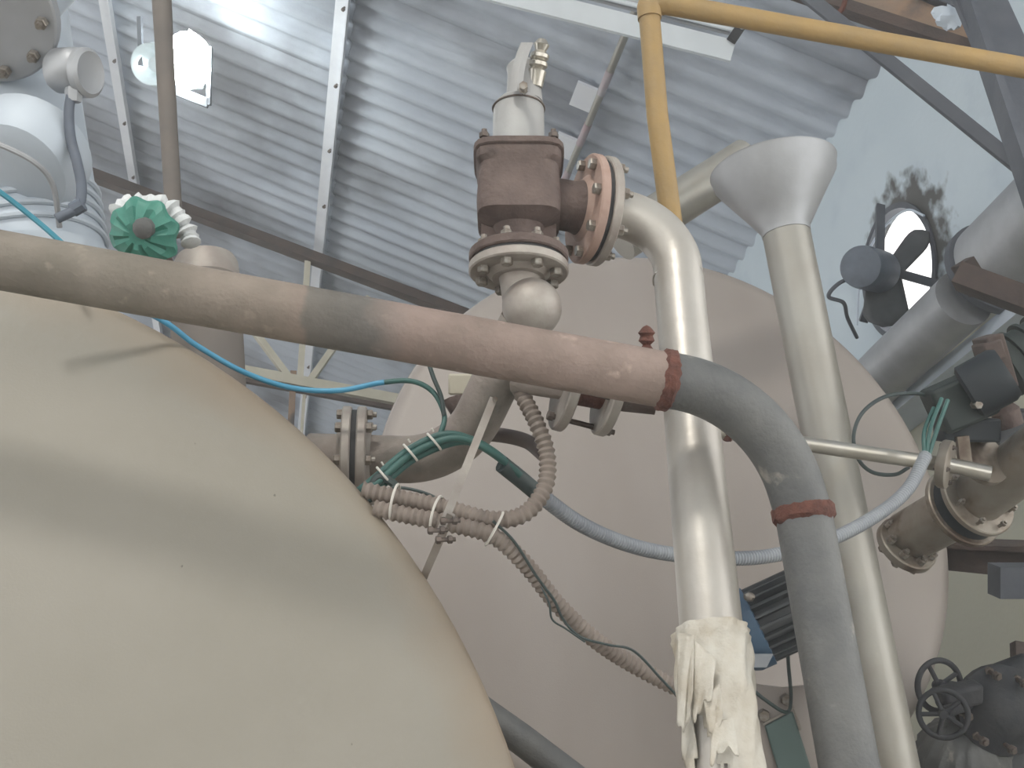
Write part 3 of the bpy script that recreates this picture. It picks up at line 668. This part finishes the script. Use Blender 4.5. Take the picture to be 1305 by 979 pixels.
# ---------------------------------------------------------------- funnel pipe
fp = thing('funnel_pipe', 'stained silver vent pipe topped by a wide funnel', 'pipe', P(1060, 600, 3.7))
n0 = P(1001, 292, 3.92); n1 = P(1170, 1140, 3.45); FA = nrm(n0 - n1)
obj('pipe', MB().tube(resample([n1, n0], .1), .079, 32), mat['pipe_silver2'], fp)
FUP = nrm(FA * .55 + np.array([0, 0, 1]) * .45)
obj('funnel', MB().lathe(n0 - FUP * .02, FUP, [(.080, 0), (.082, .02), (.12, .08), (.206, .21), (.21, .24), (.214, .246), (.205, .246), (.19, .225), (.11, .08), (.07, .03)], 48), mat['galv'], fp)

# ---------------------------------------------------------------- light fitting on the roof
fx = thing('fluorescent_fitting', 'white fluorescent tube light slung under the roof at the top', 'light', P(800, 40, 7.4))
t0, t1 = P(560, -28, 7.5), P(934, 66, 7.3)
obj('housing', MB().bar(t0, t1, .13, .05, hint=FW), mat['white'], fx)
tt = nrm(t1 - t0); tn = nrm(np.cross(tt, FW))
if np.dot(tn, UP) < 0: tn = -tn
obj('tube', MB().tube([t0 + tn * .12 - FW * .04, t1 + tn * .12 - FW * .04 - tt * .03], .016, 12), mat['white'], fx)
obj('reflector', MB().bar(t0 + tn * .14, t1 + tn * .14 - tt * .05, .09, .012, hint=FW), mat['galv'], fx)
obj('end_holder', MB().bar(P(932, 52, 7.25), P(944, 34, 7.25), .06, .05, hint=FW), mat['gasket'], fx, label='black end holder')
obj('end_knob', MB().lathe(P(946, 34, 7.22), FW, [(.016, 0), (.02, .02), (0, .03)], 10), mat['white'], fx)
# bright lamp
lp = thing('bright_lamp', 'glowing lamp in a dark square frame under the roof at upper left', 'lamp', P(240, 85, 8.9))
la = nrm(-FW + .2 * RT - .25 * UP)
lu, lw, _ = frame(la, UP)
obj('housing', MB().box(P(226, 84, 9.1), lu * .2, lw * .17, la * .05), mat['lamp_body'], lp, bevel=.02)
obj('frame', MB().bar(P(215, 112, 8.95), P(266, 132, 8.95), .07, .05, hint=FW), mat['steel_dark'], lp)
obj('frame', MB().bar(P(266, 134, 8.95), P(268, 60, 8.95), .03, .05, hint=FW), mat['steel_dark'], lp)
obj('frame', MB().bar(P(178, 22, 8.95), P(180, 84, 8.95), .03, .05, hint=FW), mat['steel_dark'], lp)
obj('reflector_bowl', MB().lathe(P(200, 82, 9.0), la + RT * -.3, [(.07, 0), (.12, .05), (.15, .12), (.155, .125), (.14, .12), (.06, .02)], 28), mat['lamp_body'], lp)
obj('glass', MB().blob(P(241, 76, 8.84), (.165, .205, .08), 12, 24, 16, .14), mat['lamp_glass'], lp, ang=1.5)
# brown hanging pole
obj('pole', MB().tube(resample(pix((203, -60, 4.9), (212, 110, 4.7), (223, 300, 4.5)), .2), [.04, .04, .037, .036, .034, .033, .032, .032][:len(resample(pix((203, -60, 4.9), (212, 110, 4.7), (223, 300, 4.5)), .2))] if len(resample(pix((203, -60, 4.9), (212, 110, 4.7), (223, 300, 4.5)), .2)) <= 8 else .035, 16), mat['steel_nozzle'], label='brown vertical pole passing in front of the bright lamp', cat='pole')

# ---------------------------------------------------------------- silver column, upper left
sc_ = thing('clad_vessel', 'silver clad upright vessel with a bolted cover in the upper left corner', 'vessel', P(20, 200, 3.1))
c0, c1 = P(42, 380, 3.05), P(-26, -120, 3.4); CA = nrm(c1 - c0); cl_ = np.linalg.norm(c1 - c0)
obj('shell', MB().tube(resample([c0, c1], .05), .195, 48), mat['silver_col'], sc_)
obj('skirt', MB().lathe(c0 + CA * -.05, CA, [(.2, 0), (.208, .0), (.208, .14), (.2, .145)] , 48), mat['silver_col'], sc_)
for i in range(5):
    cc = c0 + CA * (.14 + .035 * i); u, w, _ = frame(CA)
    obj('rib', MB().tube([cc + .199 * (math.cos(a) * u + math.sin(a) * w) for a in np.linspace(0, 2 * math.pi, 49)[:-1]], .009, 8, loop=True), mat['silver_col'], sc_)
na = nrm(-FW * .75 - UP * .62 - RT * .08)
obj('jacket', MB().lathe(P(20, 215, 2.93), na, [(.155, -.1), (.15, -.02), (.13, .015), (.08, .035), (0, .04)], 36), mat['silver_col'], sc_)
nb_ = P(-22, 8, 2.9)
obj('nozzle', MB().lathe(nb_, na, [(.14, -.3), (.14, .0)], 36), mat['silver_col'], sc_)
obj('cover', MB().lathe(nb_, na, [(.185, -.01), (.19, -.007), (.19, .018), (.185, .022), (.0, .024)], 48), mat['galv'], sc_, label='round grey bolted cover plate')
u, w, _ = frame(na)
for k in range(10):
    a = 2 * math.pi * (k + .2) / 10; bolt(sc_, nb_ + .158 * (math.cos(a) * u + math.sin(a) * w) + na * .006, na, .016, .04, 'bolt')
obj('band', MB().tube(smooth(pix((-30, 176, 2.8), (8, 188, 2.8), (48, 210, 2.82), (68, 238, 2.86), (76, 290, 2.9))), .007, 8), mat['galv'], sc_)
th = thing('thermowell', 'grey sensor head with conduit on the silver upright vessel', 'sensor', P(98, 95, 2.95))
ta = nrm(RT * .9 - FW * .3 - UP * .05)
obj('head', MB().lathe(P(84, 90, 2.95), ta, [(.05, -.03), (.056, -.02), (.056, .035), (.05, .045)], 28), mat['galv'], th)
obj('cap', MB().lathe(P(106, 93, 2.94), ta, [(.05, -.004), (.062, 0), (.062, .016), (.052, .024), (.045, .02), (0, .022)], 28), mat['galv'], th)
obj('conduit', MB().tube(smooth(pix((93, 112, 2.92), (88, 140, 2.91), (90, 175, 2.9), (99, 210, 2.88), (104, 240, 2.87), (99, 264, 2.86), (72, 279, 2.84))), .0125, 12), mat['fan_motor'], th)
obj('gland', MB().lathe(P(94, 112, 2.92), -UP, [(.02, 0), (.022, .01), (.018, .035)], 6), mat['galv'], th)
obj('gland', MB().tube(pix((106, 260, 2.86), (92, 268, 2.86)), .018, 8), mat['fan_motor'], th)

# green valve
gv = thing('green_valve', 'green scalloped handwheel valve with white rag behind the brown pipe', 'valve', P(186, 300, 2.7))
ga = nrm(-FW * .8 - UP * .25 + RT * -.1); u, w, _ = frame(ga)
b = MB(); rows = []
for (rr_, h) in ((.02, .03), (.032, .032), (.062, .02), (.078, .004), (.08, -.01), (.072, -.022), (.03, -.03)):
    i0 = len(b.v)
    for k in range(64):
        a = 2 * math.pi * k / 64; sc2 = 1 + (.07 * math.cos(8 * a) if rr_ > .05 else 0)
        hh = h - (.010 * max(0, math.cos(8 * a)) if .03 < rr_ < .079 else 0)
        b.v.append(P(182, 298, 2.66) + ga * hh + rr_ * sc2 * (math.cos(a) * u + math.sin(a) * w))
    rows.append(i0)
for p, q in zip(rows, rows[1:]): b.bridge(p, q, 64)
b.f.append(tuple(range(rows[0], rows[0] + 64)))
obj('handwheel', b, mat['green'], gv, ang=.5)
obj('hub', MB().lathe(P(183, 291, 2.62), ga, [(.024, -.01), (.024, .006), (.014, .012), (0, .012)], 10), mat['pipe_dark'], gv)
obj('stem', MB().tube([P(184, 300, 2.67), P(206, 345, 2.85)], .035, 16), mat['cast_brown'], gv)
rg = obj('rag', MB().tube(smooth(pix((148, 275, 2.70), (160, 262, 2.72), (182, 259, 2.74), (212, 262, 2.74), (228, 278, 2.74), (240, 298, 2.74), (244, 312, 2.73)), 6), [.012 + .007 * abs(math.sin(i * .7)) + .004 * (i % 3) for i in range(37)], 10), mat['rag'], label='white rag draped over the green handwheel', cat='rag')
# vertical nozzle with lid
nz_ = thing('capped_nozzle', 'dark vertical pipe stub with a pale domed lid behind the brown pipe', 'pipe', P(262, 400, 3.1))
nb0, nb1 = P(266, 560, 2.95), P(263, 358, 3.1); NA = nrm(nb1 - nb0)
obj('stub', MB().tube([nb0, nb1], [.098, .088], 36), mat['steel_nozzle'], nz_)
obj('lid', MB().lathe(nb1, NA, [(.088, -.01), (.086, .02), (.083, .05), (.075, .066), (.04, .078), (0, .08)], 36), mat['flange_pale'], nz_, label='pale domed lid')

# ---------------------------------------------------------------- wall fan
fn = thing('exhaust_fan', 'exhaust fan with two blades in the sooty round wall opening', 'fan', FANC)
obj('ring', MB().lathe((WX + .06, FANC[1], FANC[2]), (-1, 0, 0), [(HR, 0), (HR, .065), (HR + .025, .065), (HR + .025, .08), (HR - .012, .08), (HR - .012, 0)], 48, loop=True), mat['steel_dark'], fn)
hub = P(1131, 356, 7.0)
MA = nrm(P(1090, 338, 6.6) - P(1136, 350, 7.05))
obj('motor', MB().lathe(P(1124, 347, 6.95), MA, [(.09, 0), (.115, .02), (.125, .04), (.125, .3), (.12, .34), (.1, .35), (0, .352)], 28), mat['fan_motor'], fn)
obj('hub', MB().lathe(hub, -MA, [(.05, -.02), (.05, .06), (.03, .1), (0, .1)], 18), mat['fan_blade'], fn)
def blade(p0, p1, w0, w1, tw, n=10):
    p0, p1 = np.array(p0), np.array(p1); L = p1 - p0; u = nrm(np.cross(L, FW))
    def f(a, t):
        wd = (w0 * (1 - t) + w1 * t) * math.sqrt(max(.04, 1 - max(0, (t - .7) / .3) ** 2 * .96))
        return p0 + L * t + u * wd * (a - .5) + FW * tw * (a - .5)
    return MB().grid(f, 6, n)
for args in ((P(1130, 354, 7.0), P(1180, 294, 7.1), .09, .15, .05), (P(1127, 352, 6.95), P(1131, 416, 6.9), .22, .31, .05)):
    o = obj('blade', blade(*args), mat['fan_blade'], fn, ang=1.2); o.modifiers.new('solid', 'SOLIDIFY').thickness = .01
obj('support_bar', MB().bar(P(1122, 342, 7.0), P(1193, 362, 6.9), .05, .03, hint=FW), mat['steel_dark'], fn)
obj('support_bar', MB().bar(P(1122, 262, 7.3), P(1121, 345, 7.0), .05, .03, hint=FW), mat['steel_dark'], fn)
obj('support_bar', MB().bar(P(1100, 410, 7.1), P(1121, 350, 7.0), .05, .03, hint=FW), mat['steel_dark'], fn)
obj('guard_wire', MB().tube(smooth(pix((1092, 415, 7.3), (1096, 360, 7.3), (1108, 318, 7.3), (1128, 288, 7.3), (1155, 268, 7.2), (1178, 275, 7.1))), .008, 8), mat['white_strip'], fn)
obj('flex_wire', MB().tube(smooth(pix((1090, 352, 6.8), (1068, 362, 6.75), (1056, 378, 6.75), (1075, 386, 6.8), (1080, 405, 7.0), (1092, 430, 7.2))), .012, 8), mat['steel_dark'], fn)

# ---------------------------------------------------------------- duct along the right wall
du = thing('wall_duct', 'large grey round duct running along the right wall below the fan', 'duct', on_x(1200, 410, 3.6))
d0, d1 = on_x(1090, 510, 3.62), on_x(1228, 380, 3.62)
dirn = nrm(d1 - d0); d0 = d0 - dirn * .5
dist = float(np.dot(d1 - CAM, FW))
obj('lower_duct', MB().tube(resample([d0, d1], .3), .158, 32), mat['galv'], du)
du2 = d1 + RT * .13 + UP * .13
obj('upper_duct', MB().tube(resample([du2 + dirn * .06 , du2 + dirn * 1.4], .2), .24, 36), mat['galv'], du)
obj('collar', MB().lathe(du2 + dirn * .02, dirn, [(.15, 0), (.26, 0), (.26, .05), (.24, .06)], 36), mat['steel_dark'], du)
obj('hanger', MB().bar(P(1222, 352, 5.3), P(1330, 392, 5.1), .1, .14, hint=FW), mat['steel_brown'], du, label='dark brown hanger under the duct')
obj('hanger', MB().bar(P(1226, 334, 5.3), P(1250, 372, 5.3), .08, .1, hint=FW), mat['steel_brown'], du)

# ---------------------------------------------------------------- valve gear on the right
vg = thing('butterfly_valve', 'stainless butterfly valve on a slanted pipe at the right edge', 'valve', P(1235, 640, 3.7))
q0, q1 = P(1158, 684, 4.0), P(1400, 520, 3.3); QA = nrm(q1 - q0)
vc = P(1240, 638, 3.72)
obj('lower_pipe', MB().tube([q0, vc], .088, 32), mat['steel_dirty'], vg)
obj('upper_pipe', MB().tube([vc + QA * .02, q1], .085, 32), mat['steel_dirty'], vg)
for off, rr_, m in ((-.05, .135, 'steel_dirty'), (.02, .13, 'steel_dirty')):
    obj('valve_disc', MB().lathe(vc + QA * off, QA, [(.08, -.012), (rr_ - .004, -.012), (rr_, -.008), (rr_, .008), (rr_ - .004, .012), (.08, .012)], 44), mat[m], vg)
obj('seat_ring', MB().lathe(vc - QA * .04, QA, [(.118, 0), (.118, .05)], 40), mat['act_blue'], vg, label='dark blue seat ring between the discs')
u, w, _ = frame(QA)
for k in range(8):
    a = 2 * math.pi * (k + .4) / 8; bolt(vg, vc + QA * -.01 + .108 * (math.cos(a) * u + math.sin(a) * w), QA, .010, .12, 'bolt')
fl = P(1156, 694, 3.98); flx = nrm(UP * .62 - FW * .62 + RT * .3)
obj('base_flange', MB().lathe(fl, flx, [(.06, -.02), (.102, -.02), (.106, -.016), (.106, .008), (.102, .012), (.08, .014)], 36), mat['steel_dirty'], vg)
u, w, _ = frame(flx)
for k in range(8):
    a = 2 * math.pi * k / 8; bolt(vg, fl + .083 * (math.cos(a) * u + math.sin(a) * w) - flx * .0, flx, .0165, .035, 'bolt')

rd = thing('stainless_rod', 'stainless tube with a rusty end disc crossing before the funnel pipe', 'pipe', P(1100, 575, 3.35))
obj('tube', MB().tube(resample(pix((880, 544, 3.3), (1200, 592, 3.36)), .1), .0215, 20), mat['steel_bright'], rd)
rc = P(1206, 592, 3.36); ra = nrm(P(1270, 604, 3.34) - P(1180, 589, 3.4))
ra2 = nrm(ra + FW * -.25)
obj('disc', MB().lathe(rc, ra2, [(.02, -.02), (.066, -.018), (.07, -.012), (.07, .008), (.064, .012), (.02, .014)], 32), mat['steel_dirty'], rd, label='rusty stainless disc')
obj('end_tube', MB().tube([rc, P(1262, 604, 3.33)], .0225, 20), mat['steel_bright'], rd)
for k in range(4):
    u, w, _ = frame(ra2); a = math.pi / 2 * k + .5
    bolt(rd, rc + .052 * (math.cos(a) * u + math.sin(a) * w) - ra2 * .004, ra2, .008, .022, 'bolt_dark')
obj('weld', weld(P(928, 551, 3.31), P(1200, 592, 3.36) - P(880, 544, 3.3), .021, .03, 9), mat['rust'], rd, label='rusty joint on the tube')

ac = thing('actuator', 'dark green valve actuator with wires at its left end', 'actuator', P(1235, 520, 3.5))
obj('body', MB().box(P(1222, 512, 3.5), nrm(RT + UP * .45) * .085, nrm(UP - RT * .45) * .07, FW * .06), mat['act'], ac, bevel=.012)
obj('cylinder', MB().lathe(P(1236, 500, 3.47), nrm(RT * .8 + UP * .5 - FW * .3), [(.07, -.01), (.085, 0), (.085, .1), (.075, .12), (0, .122)], 24), mat['act_blue'], ac)
obj('mount', MB().box(P(1232, 548, 3.52), RT * .085, UP * .035, FW * .05), mat['act_blue'], ac, bevel=.008)
obj('bracket', MB().bar(P(1226, 556, 3.46), P(1230, 590, 3.46), .035, .02, hint=FW), mat['steel_dirty'], ac)
obj('bracket', MB().lathe(P(1252, 585, 3.52), QA, [(.04, -.01), (.085, -.01), (.085, .01), (.04, .01)], 28), mat['steel_dirty'], ac)
obj('screw', MB().lathe(P(1246, 516, 3.40), -FW, [(.012, -.03), (.012, .01), (0, .013)], 6), mat['bolt'], ac)
a2 = thing('actuator', 'second green actuator with brown end block at the right edge', 'actuator', P(1290, 465, 3.7))
obj('cylinder', MB().lathe(P(1280, 472, 3.7), nrm(RT * .8 + UP * .5), [(.07, -.02), (.095, 0), (.095, .3), (0, .31)], 24), mat['teal'] if False else mat['act'], a2)
for i in range(4):
    cc = P(1280, 472, 3.7) + nrm(RT * .8 + UP * .5) * (.04 + .05 * i)
    obj('fin', MB().lathe(cc, nrm(RT * .8 + UP * .5), [(.09, 0), (.108, .003), (.108, .014), (.09, .017)], 24), mat['act'], a2)
obj('end_block', MB().box(P(1268, 462, 3.62), nrm(RT + UP * .3) * .028, nrm(UP - RT * .3) * .085, FW * .06), mat['steel_brown'], a2, bevel=.006)
obj('end_block_ear', MB().box(P(1260, 448, 3.6), nrm(RT + UP * .3) * .03, nrm(UP - RT * .3) * .03, FW * .05), mat['steel_brown'], a2, bevel=.006)
gx = thing('gearbox', 'dark gearbox lump beside the stainless pipe at the right edge', 'gearbox', P(1300, 565, 3.75))
obj('case', MB().lathe(P(1296, 560, 3.8), nrm(-FW + UP * .2), [(.07, -.1), (.095, -.08), (.1, .02), (.08, .05), (.0, .055)], 20), mat['motor_dark'], gx)
obj('cap', MB().lathe(P(1284, 532, 3.7), nrm(UP - RT * .4), [(.04, -.03), (.045, .02), (.03, .04), (0, .042)], 14), mat['cast_brown'], gx)
obj('loop_cable', MB().tube(smooth(pix((1200, 512, 3.5), (1170, 502, 3.5), (1130, 505, 3.45), (1100, 525, 3.42), (1088, 555, 3.4), (1094, 585, 3.4), (1112, 602, 3.4), (1140, 605, 3.42), (1158, 596, 3.44)), 8), .0058, 8), mat['cable_dark'], label='dark thin cable making a loop before the right tank', cat='cable')

bm_ = thing('dark_beam', 'dark brown steel beam below the butterfly valve at right', 'beam', P(1260, 715, 4.6))
obj('beam', MB().bar(P(1196, 704, 5.0), P(1420, 724, 4.5), .13, .1, hint=FW), mat['steel_brown'], bm_)
obj('beam_flange', MB().bar(P(1196, 692, 4.98), P(1420, 700, 4.46), .02, .16, hint=FW), mat['steel_brown'], bm_)
obj('stub_block', MB().box(P(1300, 740, 4.5), RT * .10, UP * .06, FW * .06), mat['steel_dark'], bm_, label='dark block hanging under the beam')
obj('flat_post', MB().bar(P(1314, 822, 4.4), P(1322, 990, 4.2), .14, .05, hint=FW), mat['steel_brown'], label='brown flat post cut by the right edge low down', cat='post')

def wheel(parent, c, ax, r, rim, m, spokes=4):
    c = np.asarray(c); u, w, a = frame(ax)
    obj('rim', MB().tube([c + r * (math.cos(t) * u + math.sin(t) * w) for t in np.linspace(0, 2 * math.pi, 41)[:-1]], rim, 10, loop=True), mat[m], parent)
    obj('hub', MB().lathe(c, a, [(r * .2, -.02), (r * .22, 0), (r * .18, .025), (0, .027)], 12), mat[m], parent)
    for k in range(spokes):
        t = 2 * math.pi * k / spokes + .5; obj('spoke', MB().tube([c + r * .15 * (math.cos(t) * u + math.sin(t) * w), c + r * (math.cos(t) * u + math.sin(t) * w)], rim * .8, 8), mat[m], parent)
gv2 = thing('gate_valve', 'black gate valve with spoked handwheel at the lower right corner', 'valve', P(1225, 920, 4.0))
wheel(gv2, P(1202, 910, 3.85), nrm(-FW + UP * .1 - RT * .35), .076, .0095, 'black_iron', 5)
obj('stem', MB().tube(pix((1202, 908, 3.86), (1245, 895, 4.1)), .02, 12), mat['black_iron'], gv2)
obj('yoke', MB().box(P(1222, 886, 4.0), nrm(RT + UP * .2) * .07, nrm(UP) * .035, FW * .05), mat['black_iron'], gv2, bevel=.015)
obj('body', MB().lathe(P(1275, 905, 4.05), nrm(-FW + UP * .25 - RT * .1), [(.09, -.2), (.13, -.1), (.15, -.02), (.155, 0), (.15, .03), (.1, .05), (.06, .09), (0, .1)], 28), mat['black_iron'], gv2)
u, w, _ = frame(nrm(-FW + UP * .25 - RT * .1))
for k in range(8):
    a = 2 * math.pi * k / 8; bolt(gv2, P(1275, 905, 3.99) + .12 * (math.cos(a) * u + math.sin(a) * w), -FW, .016, .05, 'bolt_dark')
obj('pipe_collar', MB().tube(pix((1262, 868, 4.1), (1310, 850, 4.1)), .05, 16), mat['black_iron'], gv2)
w2 = thing('gate_valve', 'black handwheel valve standing just above the spoked gate valve', 'valve', P(1197, 873, 4.05))
wheel(w2, P(1197, 874, 4.08), nrm(-FW * .9 + RT * .25 + UP * .1), .086, .0105, 'black_iron', 4)
obj('stem', MB().tube(pix((1197, 874, 4.08), (1240, 880, 4.25)), .022, 10), mat['black_iron'], w2)
sk = thing('pleated_drum', 'dull grey ribbed pump casing under the spoked handwheel', 'pump', P(1225, 990, 4.1))
b = MB(); rows = []
for h, r in ((-.3, .15), (-.05, .165), (.1, .16), (.16, .12), (.2, .06)):
    i0 = len(b.v); u, w, a = frame(nrm(UP * .8 - FW * .25 - RT * .1))
    for k in range(72):
        t = 2 * math.pi * k / 72; q = r * (1 + .035 * math.cos(18 * t)); b.v.append(P(1228, 985, 4.15) + a * h + q * (math.cos(t) * u + math.sin(t) * w))
    rows.append(i0)
for p, q in zip(rows, rows[1:]): b.bridge(p, q, 72)
b.f.append(tuple(range(rows[-1], rows[-1] + 72)))
obj('casing', b, mat['pipe_dark'], sk)
obj('side_casing', MB().lathe(P(1300, 985, 4.1), nrm(-FW + UP * .3), [(.1, -.2), (.16, -.05), (.165, 0), (.12, .05), (0, .08)], 24), mat['motor_dark'], sk)

# ---------------------------------------------------------------- motor between the pipes
mo = thing('blue_motor', 'small finned motor with blue end behind the two descending pipes', 'motor', P(980, 800, 3.6))
ma = nrm(RT * .85 + UP * .42 - FW * .1)
mc = P(948, 806, 3.66)
obj('end_bell', MB().lathe(mc, ma, [(.06, -.03), (.118, -.02), (.126, .0), (.126, .05), (.1, .054)], 32), mat['blue'], mo, label='blue end bell')
obj('stator', MB().lathe(mc + ma * .03, ma, [(.095, 0), (.095, .2), (.08, .22), (0, .22)], 32), mat['motor_dark'], mo)
u, w, _ = frame(ma)
for k in range(22):
    a = 2 * math.pi * k / 22; dv = math.cos(a) * u + math.sin(a) * w; tv = -math.sin(a) * u + math.cos(a) * w
    obj('fin', MB().box(mc + ma * .13 + dv * .106, ma * .095, dv * .014, tv * .004), mat['motor_dark'], mo)
obj('name_plate', MB().box(P(966, 842, 3.52), RT * .035, nrm(UP + RT * .5) * .022, FW * .004), mat['conduit'], mo, label='blank pale plate on the motor')
obj('eye_bolt', MB().blob(P(955, 761, 3.55), (.018, .014, .014), 3, 10, 6, .1), mat['bolt'], mo)
mb_ = thing('motor_bracket', 'grey bolted plate with teal green panel below the blue motor', 'bracket', P(985, 930, 3.7))
obj('plate', MB().grid(lambda a, b: P(935 + 125 * a, 868 + 190 * b + 8 * math.sin(3 * a), 3.78 - .1 * a * 0), 2, 2), mat['tank_grey'], mb_)
mb_.children[-1].modifiers.new('solid', 'SOLIDIFY').thickness = .02
for q in ((971, 909, 3.765), (1000, 889, 3.765)): bolt(mb_, P(*q), FW, .02, .03, 'bolt')
tp = MB(); pts = [(974, 925), (1010, 906), (1040, 1000), (1000, 1010)]
for dd in (3.74, 3.77):
    for x, y in pts: tp.v.append(P(x, y, dd))
tp.f += [(0, 1, 2, 3), (4, 7, 6, 5)] + [(i, i + 4, (i + 1) % 4 + 4, (i + 1) % 4) for i in range(4)]
obj('panel', tp, mat['teal'], mb_, label='teal green panel', bevel=.006)
obj('panel_edge', MB().tube(pix((972, 923, 3.735), (1011, 902, 3.735), (1020, 930, 3.735)), .006, 6), mat['flange_pale'], mb_)
obj('motor_lead', MB().tube(smooth(pix((946, 868, 3.6), (975, 892, 3.65), (1002, 908, 3.7), (1008, 890, 3.7), (1005, 850, 3.66), (1004, 830, 3.62))), .006, 8), mat['cable_dark'], label='thin dark lead from the blue motor to the grey plate', cat='wire')

obj('dark_tube', MB().tube(pix((560, 868, 3.3), (664, 942, 3.2), (800, 1046, 3.05)), .042, 20), mat['pipe_dark'], label='dark grey tube low between the two tanks at the bottom edge', cat='pipe')  # tube standing in for a dark band low between the tanks
# ---------------------------------------------------------------- haze added to the shed air, mostly for lens veil and softer contrast
hz = bpy.data.materials.new('contrast_haze'); hz.use_nodes = True; hn = hz.node_tree.nodes; hn.clear()
ho = hn.new('ShaderNodeOutputMaterial'); hv = hn.new('ShaderNodeVolumeScatter'); hv.inputs['Density'].default_value = .014; hv.inputs['Color'].default_value = (.96, .98, 1, 1); hv.inputs['Anisotropy'].default_value = .3
hz.node_tree.links.new(hv.outputs['Volume'], ho.inputs['Volume'])
struct('haze', MB().box((-2, 9.5, 5.3), (5.9, 0, 0), (0, 13.4, 0), (0, 0, 5.28)), hz, flat=True)
